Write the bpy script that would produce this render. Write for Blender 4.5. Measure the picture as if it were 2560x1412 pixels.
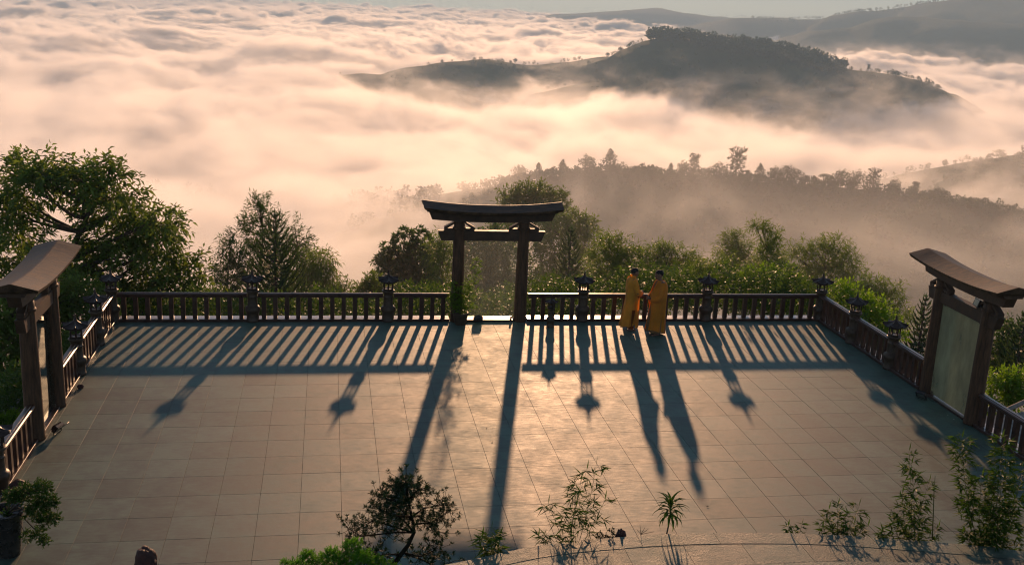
import bpy, bmesh, math, random
import numpy as np
from mathutils import Vector, Matrix, noise as mnoise

# ------------------------------------------------------------------ set-up
scene = bpy.context.scene
for o in list(bpy.data.objects):
    bpy.data.objects.remove(o, do_unlink=True)
COL = scene.collection
R = math.radians
rng = np.random.default_rng(7)
random.seed(7)

# ---- camera: 8.5 m above the terrace, looking down and a little to the right
CAM = Vector((2.543, -19.07, 8.523))
YAW, PITCH, ROLL = 0.1749, 0.2594, 0.0460
F_PX = 2687.23
cy_, sy_ = math.cos(YAW), math.sin(YAW)
fw = Vector((sy_ * math.cos(PITCH), cy_ * math.cos(PITCH), -math.sin(PITCH)))
rt = Vector((cy_, -sy_, 0.0))
up = rt.cross(fw)
rt2 = rt * math.cos(ROLL) + up * math.sin(ROLL)
up2 = up * math.cos(ROLL) - rt * math.sin(ROLL)
cam_d = bpy.data.cameras.new('camera')
cam_d.sensor_width = 36.0
cam_d.lens = 36.0 * F_PX / 2560.0
cam_d.clip_start = 0.1
cam_d.clip_end = 60000.0
cam = bpy.data.objects.new('camera', cam_d)
M = Matrix((rt2, up2, -fw)).transposed().to_4x4()
M.translation = CAM
cam.matrix_world = M
COL.objects.link(cam)
scene.camera = cam

# ---- sun and sky: low sun beyond the valley, a little to the right
SUN_AZ, SUN_EL = R(11.75), R(10.35)
world = bpy.data.worlds.new('World')
scene.world = world
world.use_nodes = True
wn = world.node_tree
wn.nodes.clear()
sky = wn.nodes.new('ShaderNodeTexSky')
sky.sky_type = 'NISHITA'
sky.sun_disc = False
sky.sun_elevation = SUN_EL
sky.sun_rotation = SUN_AZ
sky.altitude = 1200.0
sky.air_density = 1.0
sky.dust_density = 0.0
sky.ozone_density = 2.0
bg = wn.nodes.new('ShaderNodeBackground')
bg.inputs['Strength'].default_value = 0.12
wo = wn.nodes.new('ShaderNodeOutputWorld')
hs = wn.nodes.new('ShaderNodeHueSaturation')
hs.inputs['Saturation'].default_value = 0.72
wn.links.new(sky.outputs[0], hs.inputs['Color'])
wn.links.new(hs.outputs[0], bg.inputs['Color'])
wn.links.new(bg.outputs[0], wo.inputs['Surface'])

sun_d = bpy.data.lights.new('sun', 'SUN')
sun_d.energy = 5.0
sun_d.angle = R(0.9)
sun_d.color = (1.0, 0.56, 0.30)
sun = bpy.data.objects.new('sun', sun_d)
sdir = Vector((math.sin(SUN_AZ) * math.cos(SUN_EL), math.cos(SUN_AZ) * math.cos(SUN_EL), math.sin(SUN_EL)))
sun.rotation_euler = sdir.to_track_quat('Z', 'Y').to_euler()
sun.location = (0, 0, 60)
COL.objects.link(sun)

vs = scene.view_settings
scene.display_settings.display_device = 'sRGB'
vs.view_transform = 'Standard'
vs.look = 'None'
vs.exposure = 0.15
vs.gamma = 1.0
vs.use_curve_mapping = False
cyc = scene.cycles
cyc.max_bounces = 8
cyc.diffuse_bounces = 3
cyc.glossy_bounces = 3
cyc.transmission_bounces = 5
cyc.transparent_max_bounces = 12
cyc.volume_bounces = 2
cyc.use_adaptive_sampling = True
cyc.adaptive_threshold = 0.02
cyc.sample_clamp_indirect = 8.0
cyc.volume_step_rate = VSTEP = 0.05
cyc.volume_max_steps = 256
cyc.filter_width = 1.15
cyc.use_denoising = True
try:
    cyc.denoiser = 'OPENIMAGEDENOISE'
except Exception:
    pass


def at(px, py, dist):
    """World point seen at a pixel of the 2560 px photograph, at this horizontal distance."""
    d = fw * F_PX + rt2 * (px - 1280) - up2 * (py - 706)
    h = math.hypot(d.x, d.y)
    return CAM + d * (dist / h)


def at_y(px, py, Y):
    d = fw * F_PX + rt2 * (px - 1280) - up2 * (py - 706)
    return CAM + d * ((Y - CAM.y) / d.y)


def at_z(px, py, z=0.0):
    d = fw * F_PX + rt2 * (px - 1280) - up2 * (py - 706)
    return CAM + d * ((z - CAM.z) / d.z)


# ------------------------------------------------------------------ materials
class NT:
    """Small helper round a node tree."""
    def __init__(s, name):
        s.m = bpy.data.materials.new(name)
        s.m.use_nodes = True
        s.t = s.m.node_tree
        s.t.nodes.clear()
        s.out = s.t.nodes.new('ShaderNodeOutputMaterial')

    def n(s, typ, **kw):
        nd = s.t.nodes.new('ShaderNode' + typ)
        for k, v in kw.items():
            if k in nd.inputs:
                s.set(nd.inputs[k], v)
            else:
                setattr(nd, k, v)
        return nd

    def set(s, inp, v):
        if isinstance(v, bpy.types.NodeSocket):
            s.t.links.new(v, inp)
        elif isinstance(v, (tuple, list)) and len(v) == 3 and inp.type == 'RGBA':
            inp.default_value = (*v, 1.0)
        else:
            inp.default_value = v

    def noise(s, vec, scale, detail=4, rough=0.55, dist=0.0, dims='3D'):
        nd = s.n('TexNoise')
        nd.noise_dimensions = dims
        s.set(nd.inputs['Vector'], vec)
        s.set(nd.inputs['Scale'], scale)
        s.set(nd.inputs['Detail'], detail)
        s.set(nd.inputs['Roughness'], rough)
        s.set(nd.inputs['Distortion'], dist)
        return nd.outputs[0]

    def math(s, op, a, b=0.0, c=0.0, clamp=False):
        nd = s.n('Math')
        nd.operation = op
        nd.use_clamp = clamp
        for i, v in enumerate((a, b, c)):
            s.set(nd.inputs[i], v)
        return nd.outputs[0]

    def vmul(s, vec, v3):
        nd = s.n('VectorMath')
        nd.operation = 'MULTIPLY'
        s.set(nd.inputs[0], vec)
        nd.inputs[1].default_value = v3
        return nd.outputs[0]

    def ramp(s, fac, stops, interp='LINEAR'):
        nd = s.n('ValToRGB')
        cr = nd.color_ramp
        cr.interpolation = interp
        while len(cr.elements) < len(stops):
            cr.elements.new(0.5)
        for e, (p, c) in zip(cr.elements, stops):
            e.position = p
            e.color = (*c, 1.0) if len(c) == 3 else c
        s.set(nd.inputs[0], fac)
        return nd.outputs[0]

    def maprange(s, v, a, b, c=0.0, d=1.0, smooth=False):
        nd = s.n('MapRange')
        if smooth:
            nd.interpolation_type = 'SMOOTHSTEP'
        for i, x in enumerate((v, a, b, c, d)):
            s.set(nd.inputs[i], x)
        return nd.outputs[0]

    def mix(s, fac, a, b, blend='MIX'):
        nd = s.n('MixRGB')
        nd.blend_type = blend
        s.set(nd.inputs[0], fac)
        s.set(nd.inputs[1], a)
        s.set(nd.inputs[2], b)
        return nd.outputs[0]

    def obj(s):
        return s.n('TexCoord').outputs['Object']

    def pos(s):
        return s.n('NewGeometry').outputs['Position']

    def bump(s, h, strength=0.3, dist=0.01):
        nd = s.n('Bump')
        s.set(nd.inputs['Height'], h)
        nd.inputs['Strength'].default_value = strength
        nd.inputs['Distance'].default_value = dist
        return nd.outputs[0]

    def pbr(s, color, rough=0.6, normal=None, spec=0.5, metallic=0.0, **kw):
        nd = s.n('BsdfPrincipled')
        s.set(nd.inputs['Base Color'], color)
        s.set(nd.inputs['Roughness'], rough)
        s.set(nd.inputs['Specular IOR Level'], spec)
        s.set(nd.inputs['Metallic'], metallic)
        if normal is not None:
            s.set(nd.inputs['Normal'], normal)
        for k, v in kw.items():
            s.set(nd.inputs[k.replace('_', ' ')], v)
        return nd

    def done(s, shader):
        s.t.links.new(shader if isinstance(shader, bpy.types.NodeSocket) else shader.outputs[0], s.out.inputs['Surface'])
        return s.m


def rand_obj(s):
    return s.n('ObjectInfo').outputs['Random']


def mat_tile(name, base, coarse=False):
    s = NT(name)
    p = s.pos()
    n1 = s.noise(p, 1.7, 6, 0.65)
    n2 = s.noise(s.vmul(p, (5.0, 16.0, 8.0)), 1.0, 5, 0.6)
    n3 = s.noise(p, 130.0, 2, 0.5)
    r = rand_obj(s)
    v = s.math('MULTIPLY_ADD', n1, 1.15, s.math('MULTIPLY', n2, 0.65))
    v = s.math('MULTIPLY_ADD', r, 0.26, v)
    v = s.math('MULTIPLY_ADD', n3, 0.18, v)
    v = s.maprange(v, 0.85, 1.35)
    c = s.ramp(v, [(0.08, tuple(x * 0.5 for x in base)), (0.5, base), (0.95, tuple(x * 1.6 for x in base))])
    # scattered stains
    st = s.maprange(s.noise(p, 0.9, 8, 0.75), 0.62, 0.72)
    c = s.mix(s.math('MULTIPLY', st, 0.45), c, tuple(x * 0.5 for x in base))
    ro = s.maprange(s.math('MULTIPLY_ADD', n2, 0.5, s.math('MULTIPLY', n1, 0.5)), 0.3, 0.7, TILE_R0, TILE_R1)
    h = s.math('MULTIPLY_ADD', n3, 1.0, s.math('MULTIPLY', s.noise(p, 45.0 if coarse else 60.0, 4, 0.6), 1.2 if coarse else 0.6))
    nm = s.bump(h, 0.9 if coarse else 0.55, 0.006 if coarse else 0.0022)
    return s.done(s.pbr(c, ro, nm, TILE_SPEC))


TILE_R0, TILE_R1, TILE_SPEC = 0.50, 0.72, 0.50


def mat_simple(name, base, rough=0.6, var=0.3, scale=6.0, bump=0.2, bd=0.004, spec=0.5, stretch=(1, 1, 1), metallic=0.0, objvar=0.0, **kw):
    s = NT(name)
    p = s.vmul(s.pos(), stretch)
    n1 = s.noise(p, scale, 6, 0.62)
    n2 = s.noise(p, scale * 9, 3, 0.6)
    v = s.math('MULTIPLY_ADD', n2, 0.35, n1)
    if objvar:
        v = s.math('MULTIPLY_ADD', rand_obj(s), objvar, v)
    c = s.ramp(v, [(0.5, tuple(x * (1 - var) for x in base)), (0.85, tuple(min(1, x * (1 + var)) for x in base))])
    ro = s.maprange(n1, 0.3, 0.7, max(0.05, rough - 0.08), min(1, rough + 0.08))
    nm = s.bump(v, bump, bd)
    return s.done(s.pbr(c, ro, nm, spec, metallic, **kw))


def mat_leaf(name, base, back=None, rough=0.5, trans=0.45, var=0.45, spec=0.12, scale=0.8):
    s = NT(name)
    p = s.pos()
    n1 = s.noise(p, scale, 3, 0.6)
    n2 = s.noise(p, scale * 14, 2, 0.6)
    v = s.math('MULTIPLY_ADD', n2, 0.5, s.math('MULTIPLY', n1, 0.6))
    c = s.ramp(v, [(0.3, tuple(x * (1 - var) for x in base)), (0.55, base), (0.85, (base[0] * (1 + var * 1.2), base[1] * (1 + var), base[2] * (1 + var * 0.3)))])
    b = s.pbr(c, rough, None, spec)
    tr = s.n('BsdfTranslucent')
    tc = s.mix(0.6, c, tuple(min(1, x * y) for x, y in zip(base, (2.6, 2.2, 0.8))))
    s.set(tr.inputs['Color'], tc)
    mx = s.n('MixShader')
    s.set(mx.inputs[0], trans)
    s.t.links.new(b.outputs[0], mx.inputs[1])
    s.t.links.new(tr.outputs[0], mx.inputs[2])
    return s.done(mx.outputs[0])


# ------------------------------------------------------------------ object helpers
def link(o, parent=None):
    COL.objects.link(o)
    if parent is not None:
        o.parent = parent
    return o


def tag(o, label=None, cat=None, group=None, kind=None):
    if label: o['label'] = label
    if cat: o['category'] = cat
    if group: o['group'] = group
    if kind: o['kind'] = kind
    return o


def np_mesh(name, verts, faces, mat=None, smooth=False):
    """Fast mesh from numpy: faces is (n,3) or (n,4), or a list of such arrays."""
    me = bpy.data.meshes.new(name)
    fl = faces if isinstance(faces, list) else [faces]
    verts = np.asarray(verts, dtype=np.float32)
    tot_l = sum(f.size for f in fl)
    tot_p = sum(len(f) for f in fl)
    me.vertices.add(len(verts))
    me.vertices.foreach_set('co', verts.ravel())
    me.loops.add(tot_l)
    me.loops.foreach_set('vertex_index', np.concatenate([f.ravel() for f in fl]).astype(np.int32))
    me.polygons.add(tot_p)
    starts = []
    k = 0
    for f in fl:
        starts.append(np.arange(len(f)) * f.shape[1] + k)
        k += f.size
    me.polygons.foreach_set('loop_start', np.concatenate(starts).astype(np.int32))
    me.update(calc_edges=True)
    if smooth:
        me.polygons.foreach_set('use_smooth', np.ones(tot_p, dtype=bool))
    if mat:
        me.materials.append(mat)
    me.validate()
    return me


def add_obj(name, me, parent=None):
    return link(bpy.data.objects.new(name, me), parent)


def empty(name, loc, rz=0.0):
    o = bpy.data.objects.new(name, None)
    o.empty_display_size = 0.2
    o.location = loc
    o.rotation_euler = (0, 0, rz)
    return link(o)


def copy_tree(o, parent=None):
    c = o.copy()
    COL.objects.link(c)
    if parent is not None:
        c.parent = parent
    for ch in list(o.children):
        copy_tree(ch, c)
    return c


def vnoise2(x, y, seed=0):
    """Smooth value noise on numpy arrays, roughly -1..1."""
    xi, yi = np.floor(x).astype(np.int64), np.floor(y).astype(np.int64)
    xf, yf = x - xi, y - yi
    def h(a, b):
        n = (a * 374761393 + b * 668265263 + seed * 974711) & 0x7fffffff
        n = ((n ^ (n >> 13)) * 1274126177) & 0x7fffffff
        return ((n ^ (n >> 16)) & 0xffff) / 32767.5 - 1.0
    u, v = xf * xf * (3 - 2 * xf), yf * yf * (3 - 2 * yf)
    return ((h(xi, yi) * (1 - u) + h(xi + 1, yi) * u) * (1 - v) + (h(xi, yi + 1) * (1 - u) + h(xi + 1, yi + 1) * u) * v)


def fbm2(x, y, sc, octv=5, seed=0, gain=0.5):
    t, a = 0, 1.0
    s = 1.0 / sc
    for i in range(octv):
        t = t + a * vnoise2(x * s + 17.3 * i, y * s - 9.1 * i, seed + i)
        a *= gain
        s *= 2.03
    return t


# ------------------------------------------------------------------ land
# crest lines: (pixel x, pixel y, distance) -> world points of each ridge
RIDGES = {
    'near': dict(pts=[(300, 470, 900), (600, 500, 860), (850, 505, 820), (1100, 485, 760), (1280, 460, 690), (1400, 440, 660), (1520, 432, 650), (1600, 436, 640), (1700, 443, 630), (1800, 450, 620), (1900, 455, 600),
                      (2000, 460, 590), (2100, 470, 580), (2200, 483, 570), (2300, 498, 560), (2400, 512, 540), (2560, 540, 520), (2900, 600, 480)], slope=0.34, w=60, amp=5),
    'east': dict(pts=[(2180, 455, 1000), (2250, 435, 1000), (2330, 420, 1000), (2400, 407, 1000), (2480, 395, 990), (2560, 383, 980), (2800, 350, 950), (3100, 330, 930)], slope=0.33, w=60, amp=8),
    'hill': dict(pts=[(1330, 245, 1880), (1400, 222, 1900), (1480, 160, 1950), (1550, 132, 1950), (1620, 104, 1930), (1650, 95, 1920), (1740, 97, 1900), (1780, 106, 1900), (1850, 113, 1890), (1960, 130, 1880), (2040, 147, 1870), (2100, 172, 1850),
                      (2200, 184, 1830), (2290, 200, 1800), (2335, 222, 1790), (2370, 250, 1775), (2400, 300, 1760), (2430, 400, 1740)], slope=0.36, w=120, amp=9),
    'spur': dict(pts=[(1240, 262, 1750), (1300, 245, 1760), (1360, 226, 1780), (1430, 214, 1790), (1500, 205, 1800), (1600, 190, 1830)], slope=0.4, w=60, amp=6),
    'mid': dict(pts=[(960, 203, 1800), (1000, 190, 1830), (1050, 168, 1900), (1130, 155, 1950), (1220, 148, 1980), (1290, 160, 2000), (1360, 162, 2020), (1450, 150, 2050), (1520, 140, 2080)], slope=0.36, w=90, amp=8),
    'west': dict(pts=[(700, 250, 1800), (780, 215, 1800), (840, 190, 1800), (900, 184, 1800), (960, 188, 1800), (1010, 200, 1800)], slope=0.3, w=60, amp=6),
    'range': dict(pts=[(1420, 36, 6500), (1540, 28, 6500), (1640, 20, 6500), (1700, 32, 6300), (1780, 40, 6200), (1860, 46, 6000), (1960, 46, 5800)], slope=0.3, w=250, amp=20),
    'far': dict(pts=[(1880, 46, 5000), (1960, 48, 5000), (2050, 47, 5000), (2100, 38, 5000), (2180, 28, 4900), (2300, 10, 4900), (2400, -2, 4800), (2560, -14, 4700), (2900, -60, 4600)], slope=0.3, w=250, amp=22),
    'farlow': dict(pts=[(2120, 72, 3900), (2180, 50, 3900), (2230, 42, 3900), (2320, 44, 3900), (2420, 52, 3800), (2560, 60, 3700), (2800, 80, 3600)], slope=0.32, w=150, amp=14),
}
for r in RIDGES.values():
    r['w3'] = np.array([list(at(*p)) for p in r['pts']])


def terrain_z(x, y):
    x = np.asarray(x, float)
    y = np.asarray(y, float)
    z = np.full(x.shape, -172.0) + 14 * fbm2(x, y, 420, 4, 3)
    z = np.where(np.hypot(x, y) > 2600, z - 10, z)
    for k, r in RIDGES.items():
        P = r['w3']
        best = np.full(x.shape, 1e9)
        zc = np.zeros(x.shape)
        for a, b in zip(P[:-1], P[1:]):
            d = b[:2] - a[:2]
            L = d @ d
            t = np.clip(((x - a[0]) * d[0] + (y - a[1]) * d[1]) / L, 0, 1)
            dx, dy = x - (a[0] + t * d[0]), y - (a[1] + t * d[1])
            dd = np.hypot(dx, dy)
            m = dd < best
            best = np.where(m, dd, best)
            zc = np.where(m, a[2] + t * (b[2] - a[2]), zc)
        n = fbm2(x, y, r['w'] * 1.4, 5, 11 + len(k))
        rise = np.sqrt(best ** 2 + r['w'] ** 2 * 0.16) - r['w'] * 0.4
        hh = zc - r['slope'] * rise + n * r['amp'] * np.clip(best / r['w'], 0.02, 1.6)
        z = np.maximum(z, hh)
    # the hill the terrace stands on
    dY = np.maximum(0, y - 11.0)
    dX = np.maximum(0, np.maximum(-6.0 - x, x - 20.0))
    d = np.hypot(dY, dX)
    own = -4.5 - 0.50 * d + 1.2 * fbm2(x, y, 22, 4, 5) * np.clip(d / 20, 0, 3)
    z = np.maximum(z, own)
    inside = (x > -5.0) & (x < 19.0) & (y < 10.6)
    return np.where(inside, np.minimum(z, -3.6), z)


def build_land():
    ang_f = np.linspace(R(-48), R(66), 430)
    ang_b = np.linspace(R(66), R(312), 60)[1:]
    ang = np.concatenate([ang_f, ang_b])
    rad = np.concatenate([[2.0], np.geomspace(14, 9300, 330)])
    A, Q = np.meshgrid(ang, rad)
    X = CAM.x + Q * np.sin(A)
    Y = CAM.y + Q * np.cos(A)
    Z = terrain_z(X, Y)
    V = np.stack([X, Y, Z], -1).reshape(-1, 3)
    na, nr = len(ang), len(rad)
    i, j = np.meshgrid(np.arange(na), np.arange(nr - 1))
    i2 = (i + 1) % na
    Fq = np.stack([j * na + i, (j + 1) * na + i, (j + 1) * na + i2, j * na + i2], -1).reshape(-1, 4)[:, ::-1]
    s = NT('hillside')
    p = s.pos()
    v = s.math('MULTIPLY_ADD', s.noise(p, 0.05, 8, 0.7), 0.7, s.math('MULTIPLY', s.noise(p, 0.006, 4, 0.6), 0.5))
    c = s.ramp(v, [(0.4, (0.008, 0.028, 0.010)), (0.6, (0.016, 0.046, 0.014)), (0.78, (0.045, 0.075, 0.026))])
    m = s.done(s.pbr(c, 0.95, s.bump(s.noise(p, 0.12, 6, 0.7), 1.0, 3.0), 0.1))
    o = add_obj('ground', np_mesh('ground', V, Fq, m, True))
    tag(o, kind='structure')


build_land()


# ------------------------------------------------------------------ air
def box_mesh(name, lo, hi, mat):
    x0, y0, z0 = lo
    x1, y1, z1 = hi
    v = np.array([(x0, y0, z0), (x1, y0, z0), (x1, y1, z0), (x0, y1, z0), (x0, y0, z1), (x1, y0, z1), (x1, y1, z1), (x0, y1, z1)])
    f = np.array([(0, 3, 2, 1), (4, 5, 6, 7), (0, 1, 5, 4), (1, 2, 6, 5), (2, 3, 7, 6), (3, 0, 4, 7)])
    return np_mesh(name, v, f, mat)


HAZE_D, HAZE_G = 0.00020, 0.10
s = NT('haze_air')
pv = s.n('VolumePrincipled')
s.set(pv.inputs['Color'], (0.52, 0.73, 0.90))
pv.inputs['Density'].default_value = HAZE_D
pv.inputs['Anisotropy'].default_value = HAZE_G
s.t.links.new(pv.outputs[0], s.out.inputs['Volume'])
hz = add_obj('haze', box_mesh('haze', (-9500, -9600, -260), (9500, 9500, 130), s.m))
tag(hz, 'pale morning haze filling the air over the whole valley', 'haze', kind='stuff')

FOG_TOP = -124.0


def mat_fog():
    s = NT('valley_fog')
    p = s.pos()
    sep = s.n('SeparateXYZ')
    s.set(sep.inputs[0], p)
    x, y, z = sep.outputs
    # large rolling billows, drawn out along the valley
    n1 = s.noise(s.vmul(p, (0.0026, 0.0030, 0.006)), 1.0, 6, 0.60, 0.9)
    n2 = s.noise(s.vmul(p, (0.010, 0.011, 0.016)), 1.0, 6, 0.62, 0.8)
    # fog top: base + far lift + billows, climbing the near slope on the left
    far = s.maprange(y, 2400.0, 6000.0, 0.0, FAR_LIFT)
    left = s.math('MULTIPLY', s.maprange(y, 900.0, 350.0), s.maprange(x, 60.0, -60.0))
    top = s.math('ADD', far, FOG_TOP)
    top = s.math('MULTIPLY_ADD', left, 26.0, top)
    top = s.math('MULTIPLY_ADD', s.math('SUBTRACT', n1, 0.5), s.maprange(y, 500.0, 2600.0, 120.0, 230.0), top)
    top = s.math('MULTIPLY_ADD', s.math('SUBTRACT', n2, 0.5), s.maprange(y, 600.0, 2600.0, 75.0, 85.0), top)
    # the fog lies lower round the foot of the middle hills
    dip = s.math('MULTIPLY', s.math('MULTIPLY', s.maprange(y, 1420.0, 1600.0), s.maprange(y, 2300.0, 2050.0)), s.math('MULTIPLY', s.maprange(x, 30.0, 170.0), s.maprange(x, 620.0, 480.0)))
    top = s.math('MULTIPLY_ADD', dip, -20.0, top)
    n4 = s.noise(s.vmul(p, (0.030, 0.032, 0.045)), 1.0, 4, 0.6, 0.8)
    top = s.math('MULTIPLY_ADD', s.math('SUBTRACT', n4, 0.5), 26.0, top)
    depth = s.math('SUBTRACT', top, z)
    den = s.maprange(depth, 0.0, s.maprange(y, 800.0, 2600.0, 36.0, 26.0), 0.0, 1.0, True)
    den = s.math('MULTIPLY', den, s.maprange(y, 1500.0, 3000.0, 1.0, 2.6))
    # torn wisps lifting off the fog and trailing over the slopes
    n3 = s.noise(s.vmul(p, (0.008, 0.010, 0.016)), 1.0, 7, 0.62, 1.2)
    wisp = s.math('MULTIPLY', s.maprange(n3, 0.51, 0.70, 0.0, 1.0, True), s.maprange(depth, s.maprange(y, 620.0, 800.0, -105.0, -62.0), -8.0, 0.0, 1.0, True))
    wisp = s.math('MULTIPLY', wisp, s.maprange(y, 3500.0, 2200.0))
    # thinner in the hollow just below the terrace on the right
    hollow = s.math('MULTIPLY', s.maprange(y, 660.0, 440.0), s.maprange(s.math('SUBTRACT', x, s.math('MULTIPLY', y, 0.12)), -25.0, 70.0))
    den = s.math('MULTIPLY', den, s.maprange(hollow, 0.0, 1.0, 1.0, 0.012))
    den = s.math('MULTIPLY_ADD', wisp, s.maprange(y, 620.0, 900.0, 0.42, 0.15), den)
    den = s.math('MULTIPLY', den, FOG_D)
    pv = s.n('VolumePrincipled')
    s.set(pv.inputs['Color'], (1.0, 0.995, 0.99))
    s.set(pv.inputs['Density'], den)
    pv.inputs['Anisotropy'].default_value = FOG_G
    s.t.links.new(pv.outputs[0], s.out.inputs['Volume'])
    return s.m


FAR_LIFT, FOG_D, FOG_G = 0.0, 0.04, 0.52
fog = add_obj('fog', box_mesh('fog', (-4200, 130, -180), (5200, 8800, -45), mat_fog()))
tag(fog, 'thick peach coloured fog lying in the valley between the hills', 'fog', kind='stuff')


MIST_D = 0.0022
s = NT('slope_mist')
pv = s.n('VolumePrincipled')
s.set(pv.inputs['Color'], (0.98, 0.97, 0.95))
pv.inputs['Density'].default_value = MIST_D
pv.inputs['Anisotropy'].default_value = 0.35
s.t.links.new(pv.outputs[0], s.out.inputs['Volume'])
mist = add_obj('mist', box_mesh('mist', (-14, 16, -60), (75, 105, -0.8), s.m))
tag(mist, 'thin mist drifting among the trees on the slope below the terrace', 'mist', kind='stuff')


# ------------------------------------------------------------------ mesh builder for built things
class MB:
    def __init__(s):
        s.v, s.f, s.sm = [], [], []

    def _add(s, vs, fs, smooth=False):
        o = len(s.v)
        s.v += [tuple(p) for p in vs]
        s.f += [tuple(i + o for i in f) for f in fs]
        s.sm += [smooth] * len(fs)

    def box(s, lo, hi, bev=0.0, rot=None, piv=(0, 0, 0)):
        x0, y0, z0 = lo
        x1, y1, z1 = hi
        b = bev
        if b <= 0:
            vs = [(x0, y0, z0), (x1, y0, z0), (x1, y1, z0), (x0, y1, z0), (x0, y0, z1), (x1, y0, z1), (x1, y1, z1), (x0, y1, z1)]
            fs = [(0, 3, 2, 1), (4, 5, 6, 7), (0, 1, 5, 4), (1, 2, 6, 5), (2, 3, 7, 6), (3, 0, 4, 7)]
        else:
            vs = []
            for z, k in ((z0, 1), (z0 + b, 0), (z1 - b, 0), (z1, 1)):
                q = b * k
                vs += [(x0 + q, y0 + q, z), (x1 - q, y0 + q, z), (x1 - q, y1 - q, z), (x0 + q, y1 - q, z)]
            fs = [(3, 2, 1, 0), (12, 13, 14, 15)]
            for l in range(3):
                for i in range(4):
                    j = (i + 1) % 4
                    fs.append((l * 4 + i, l * 4 + j, l * 4 + 4 + j, l * 4 + 4 + i))
        if rot is not None:
            pv = Vector(piv)
            vs = [rot @ (Vector(p) - pv) + pv for p in vs]
        s._add(vs, fs)
        return s

    def lathe(s, prof, c=(0, 0, 0), n=20, smooth=True, cap=True, a0=0.0):
        """prof: [(r, z)]"""
        vs, fs = [], []
        for r, z in prof:
            for i in range(n):
                a = a0 + 2 * math.pi * i / n
                vs.append((c[0] + r * math.cos(a), c[1] + r * math.sin(a), c[2] + z))
        for l in range(len(prof) - 1):
            for i in range(n):
                j = (i + 1) % n
                fs.append((l * n + i, l * n + j, (l + 1) * n + j, (l + 1) * n + i))
        s._add(vs, fs, smooth)
        if cap:
            k = (len(prof) - 1) * n
            s._add(vs[:n], [tuple(range(n))[::-1]])
            s._add(vs[k:], [tuple(range(n))])
        return s

    def tube(s, pts, rad, n=8, smooth=True, cap=True):
        pts = [Vector(p) for p in pts]
        rs = rad if isinstance(rad, (list, tuple)) else [rad] * len(pts)
        vs, fs = [], []
        ref = None
        for k, p in enumerate(pts):
            t = (pts[min(k + 1, len(pts) - 1)] - pts[max(k - 1, 0)]).normalized()
            if ref is None:
                ref = t.orthogonal().normalized()
            ref = (ref - t * ref.dot(t)).normalized()
            b = t.cross(ref)
            for i in range(n):
                a = 2 * math.pi * i / n
                vs.append(p + (ref * math.cos(a) + b * math.sin(a)) * rs[k])
        for l in range(len(pts) - 1):
            for i in range(n):
                j = (i + 1) % n
                fs.append((l * n + i, l * n + j, (l + 1) * n + j, (l + 1) * n + i))
        s._add(vs, fs, smooth)
        if cap:
            s._add(vs[:n], [tuple(range(n))[::-1]])
            s._add(vs[-n:], [tuple(range(n))])
        return s

    def loft(s, rings, closed=True, cap=True, smooth=False):
        n = len(rings[0])
        vs = [p for r in rings for p in r]
        fs = []
        m = n if closed else n - 1
        for l in range(len(rings) - 1):
            for i in range(m):
                j = (i + 1) % n
                fs.append((l * n + i, l * n + j, (l + 1) * n + j, (l + 1) * n + i))
        s._add(vs, fs, smooth)
        if cap and closed:
            s._add(rings[0], [tuple(range(n))[::-1]])
            s._add(rings[-1], [tuple(range(n))])
        return s

    def prism(s, poly, z0, z1):
        n = len(poly)
        vs = [(x, y, z0) for x, y in poly] + [(x, y, z1) for x, y in poly]
        fs = [tuple(range(n))[::-1], tuple(range(n, 2 * n))] + [(i, (i + 1) % n, n + (i + 1) % n, n + i) for i in range(n)]
        s._add(vs, fs)
        return s

    def xz_prism(s, poly, y0, y1):
        n = len(poly)
        vs = [(x, y0, z) for x, z in poly] + [(x, y1, z) for x, z in poly]
        fs = [tuple(range(n)), tuple(range(n, 2 * n))[::-1]] + [(i, n + i, n + (i + 1) % n, (i + 1) % n) for i in range(n)]
        s._add(vs, fs)
        return s

    def mesh(s, name, mat=None):
        me = bpy.data.meshes.new(name)
        me.from_pydata(s.v, [], s.f)
        me.polygons.foreach_set('use_smooth', s.sm)
        if mat:
            me.materials.append(mat)
        bm = bmesh.new()
        bm.from_mesh(me)
        bmesh.ops.remove_doubles(bm, verts=bm.verts, dist=1e-6)
        bmesh.ops.recalc_face_normals(bm, faces=bm.faces)
        bm.to_mesh(me)
        bm.free()
        return me

    def build(s, name, mat, parent=None, loc=None):
        o = add_obj(name, s.mesh(name, mat), parent)
        if loc is not None:
            o.location = loc
        return o


def place(me_name, me, parent, loc=(0, 0, 0), rz=0.0):
    o = add_obj(me_name, me, parent)
    o.location = loc
    o.rotation_euler = (0, 0, rz)
    return o


# ------------------------------------------------------------------ materials of the terrace
M = {}
M['tile'] = mat_tile('grey_tile', (0.041, 0.079, 0.061))
M['ledge'] = mat_tile('bush_hammered_granite', (0.048, 0.083, 0.062), True)
M['grout'] = mat_simple('grout', (0.022, 0.026, 0.020), 0.9, 0.3, 8)
M['post'] = mat_simple('brown_cast_column', (0.070, 0.035, 0.018), 0.62, 0.55, 26, 0.6, 0.006, 0.25, (1, 1, 0.10))
M['torii'] = mat_simple('weathered_brown_beam', (0.055, 0.030, 0.018), 0.6, 0.38, 5, 0.35, 0.004, 0.3, (1, 1, 1))
M['roof'] = mat_simple('worn_roof_boards', (0.062, 0.036, 0.020), 0.6, 0.7, 4.0, 0.6, 0.008, 0.22, (1.0, 3.0, 1.0))
M['rail'] = mat_simple('dark_varnished_rail', (0.042, 0.015, 0.009), 0.34, 0.4, 9, 0.15, 0.002, 0.6)
M['lantern'] = mat_simple('dark_glazed_ceramic', (0.022, 0.012, 0.009), 0.42, 0.45, 18, 0.3, 0.003, 0.4)
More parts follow.
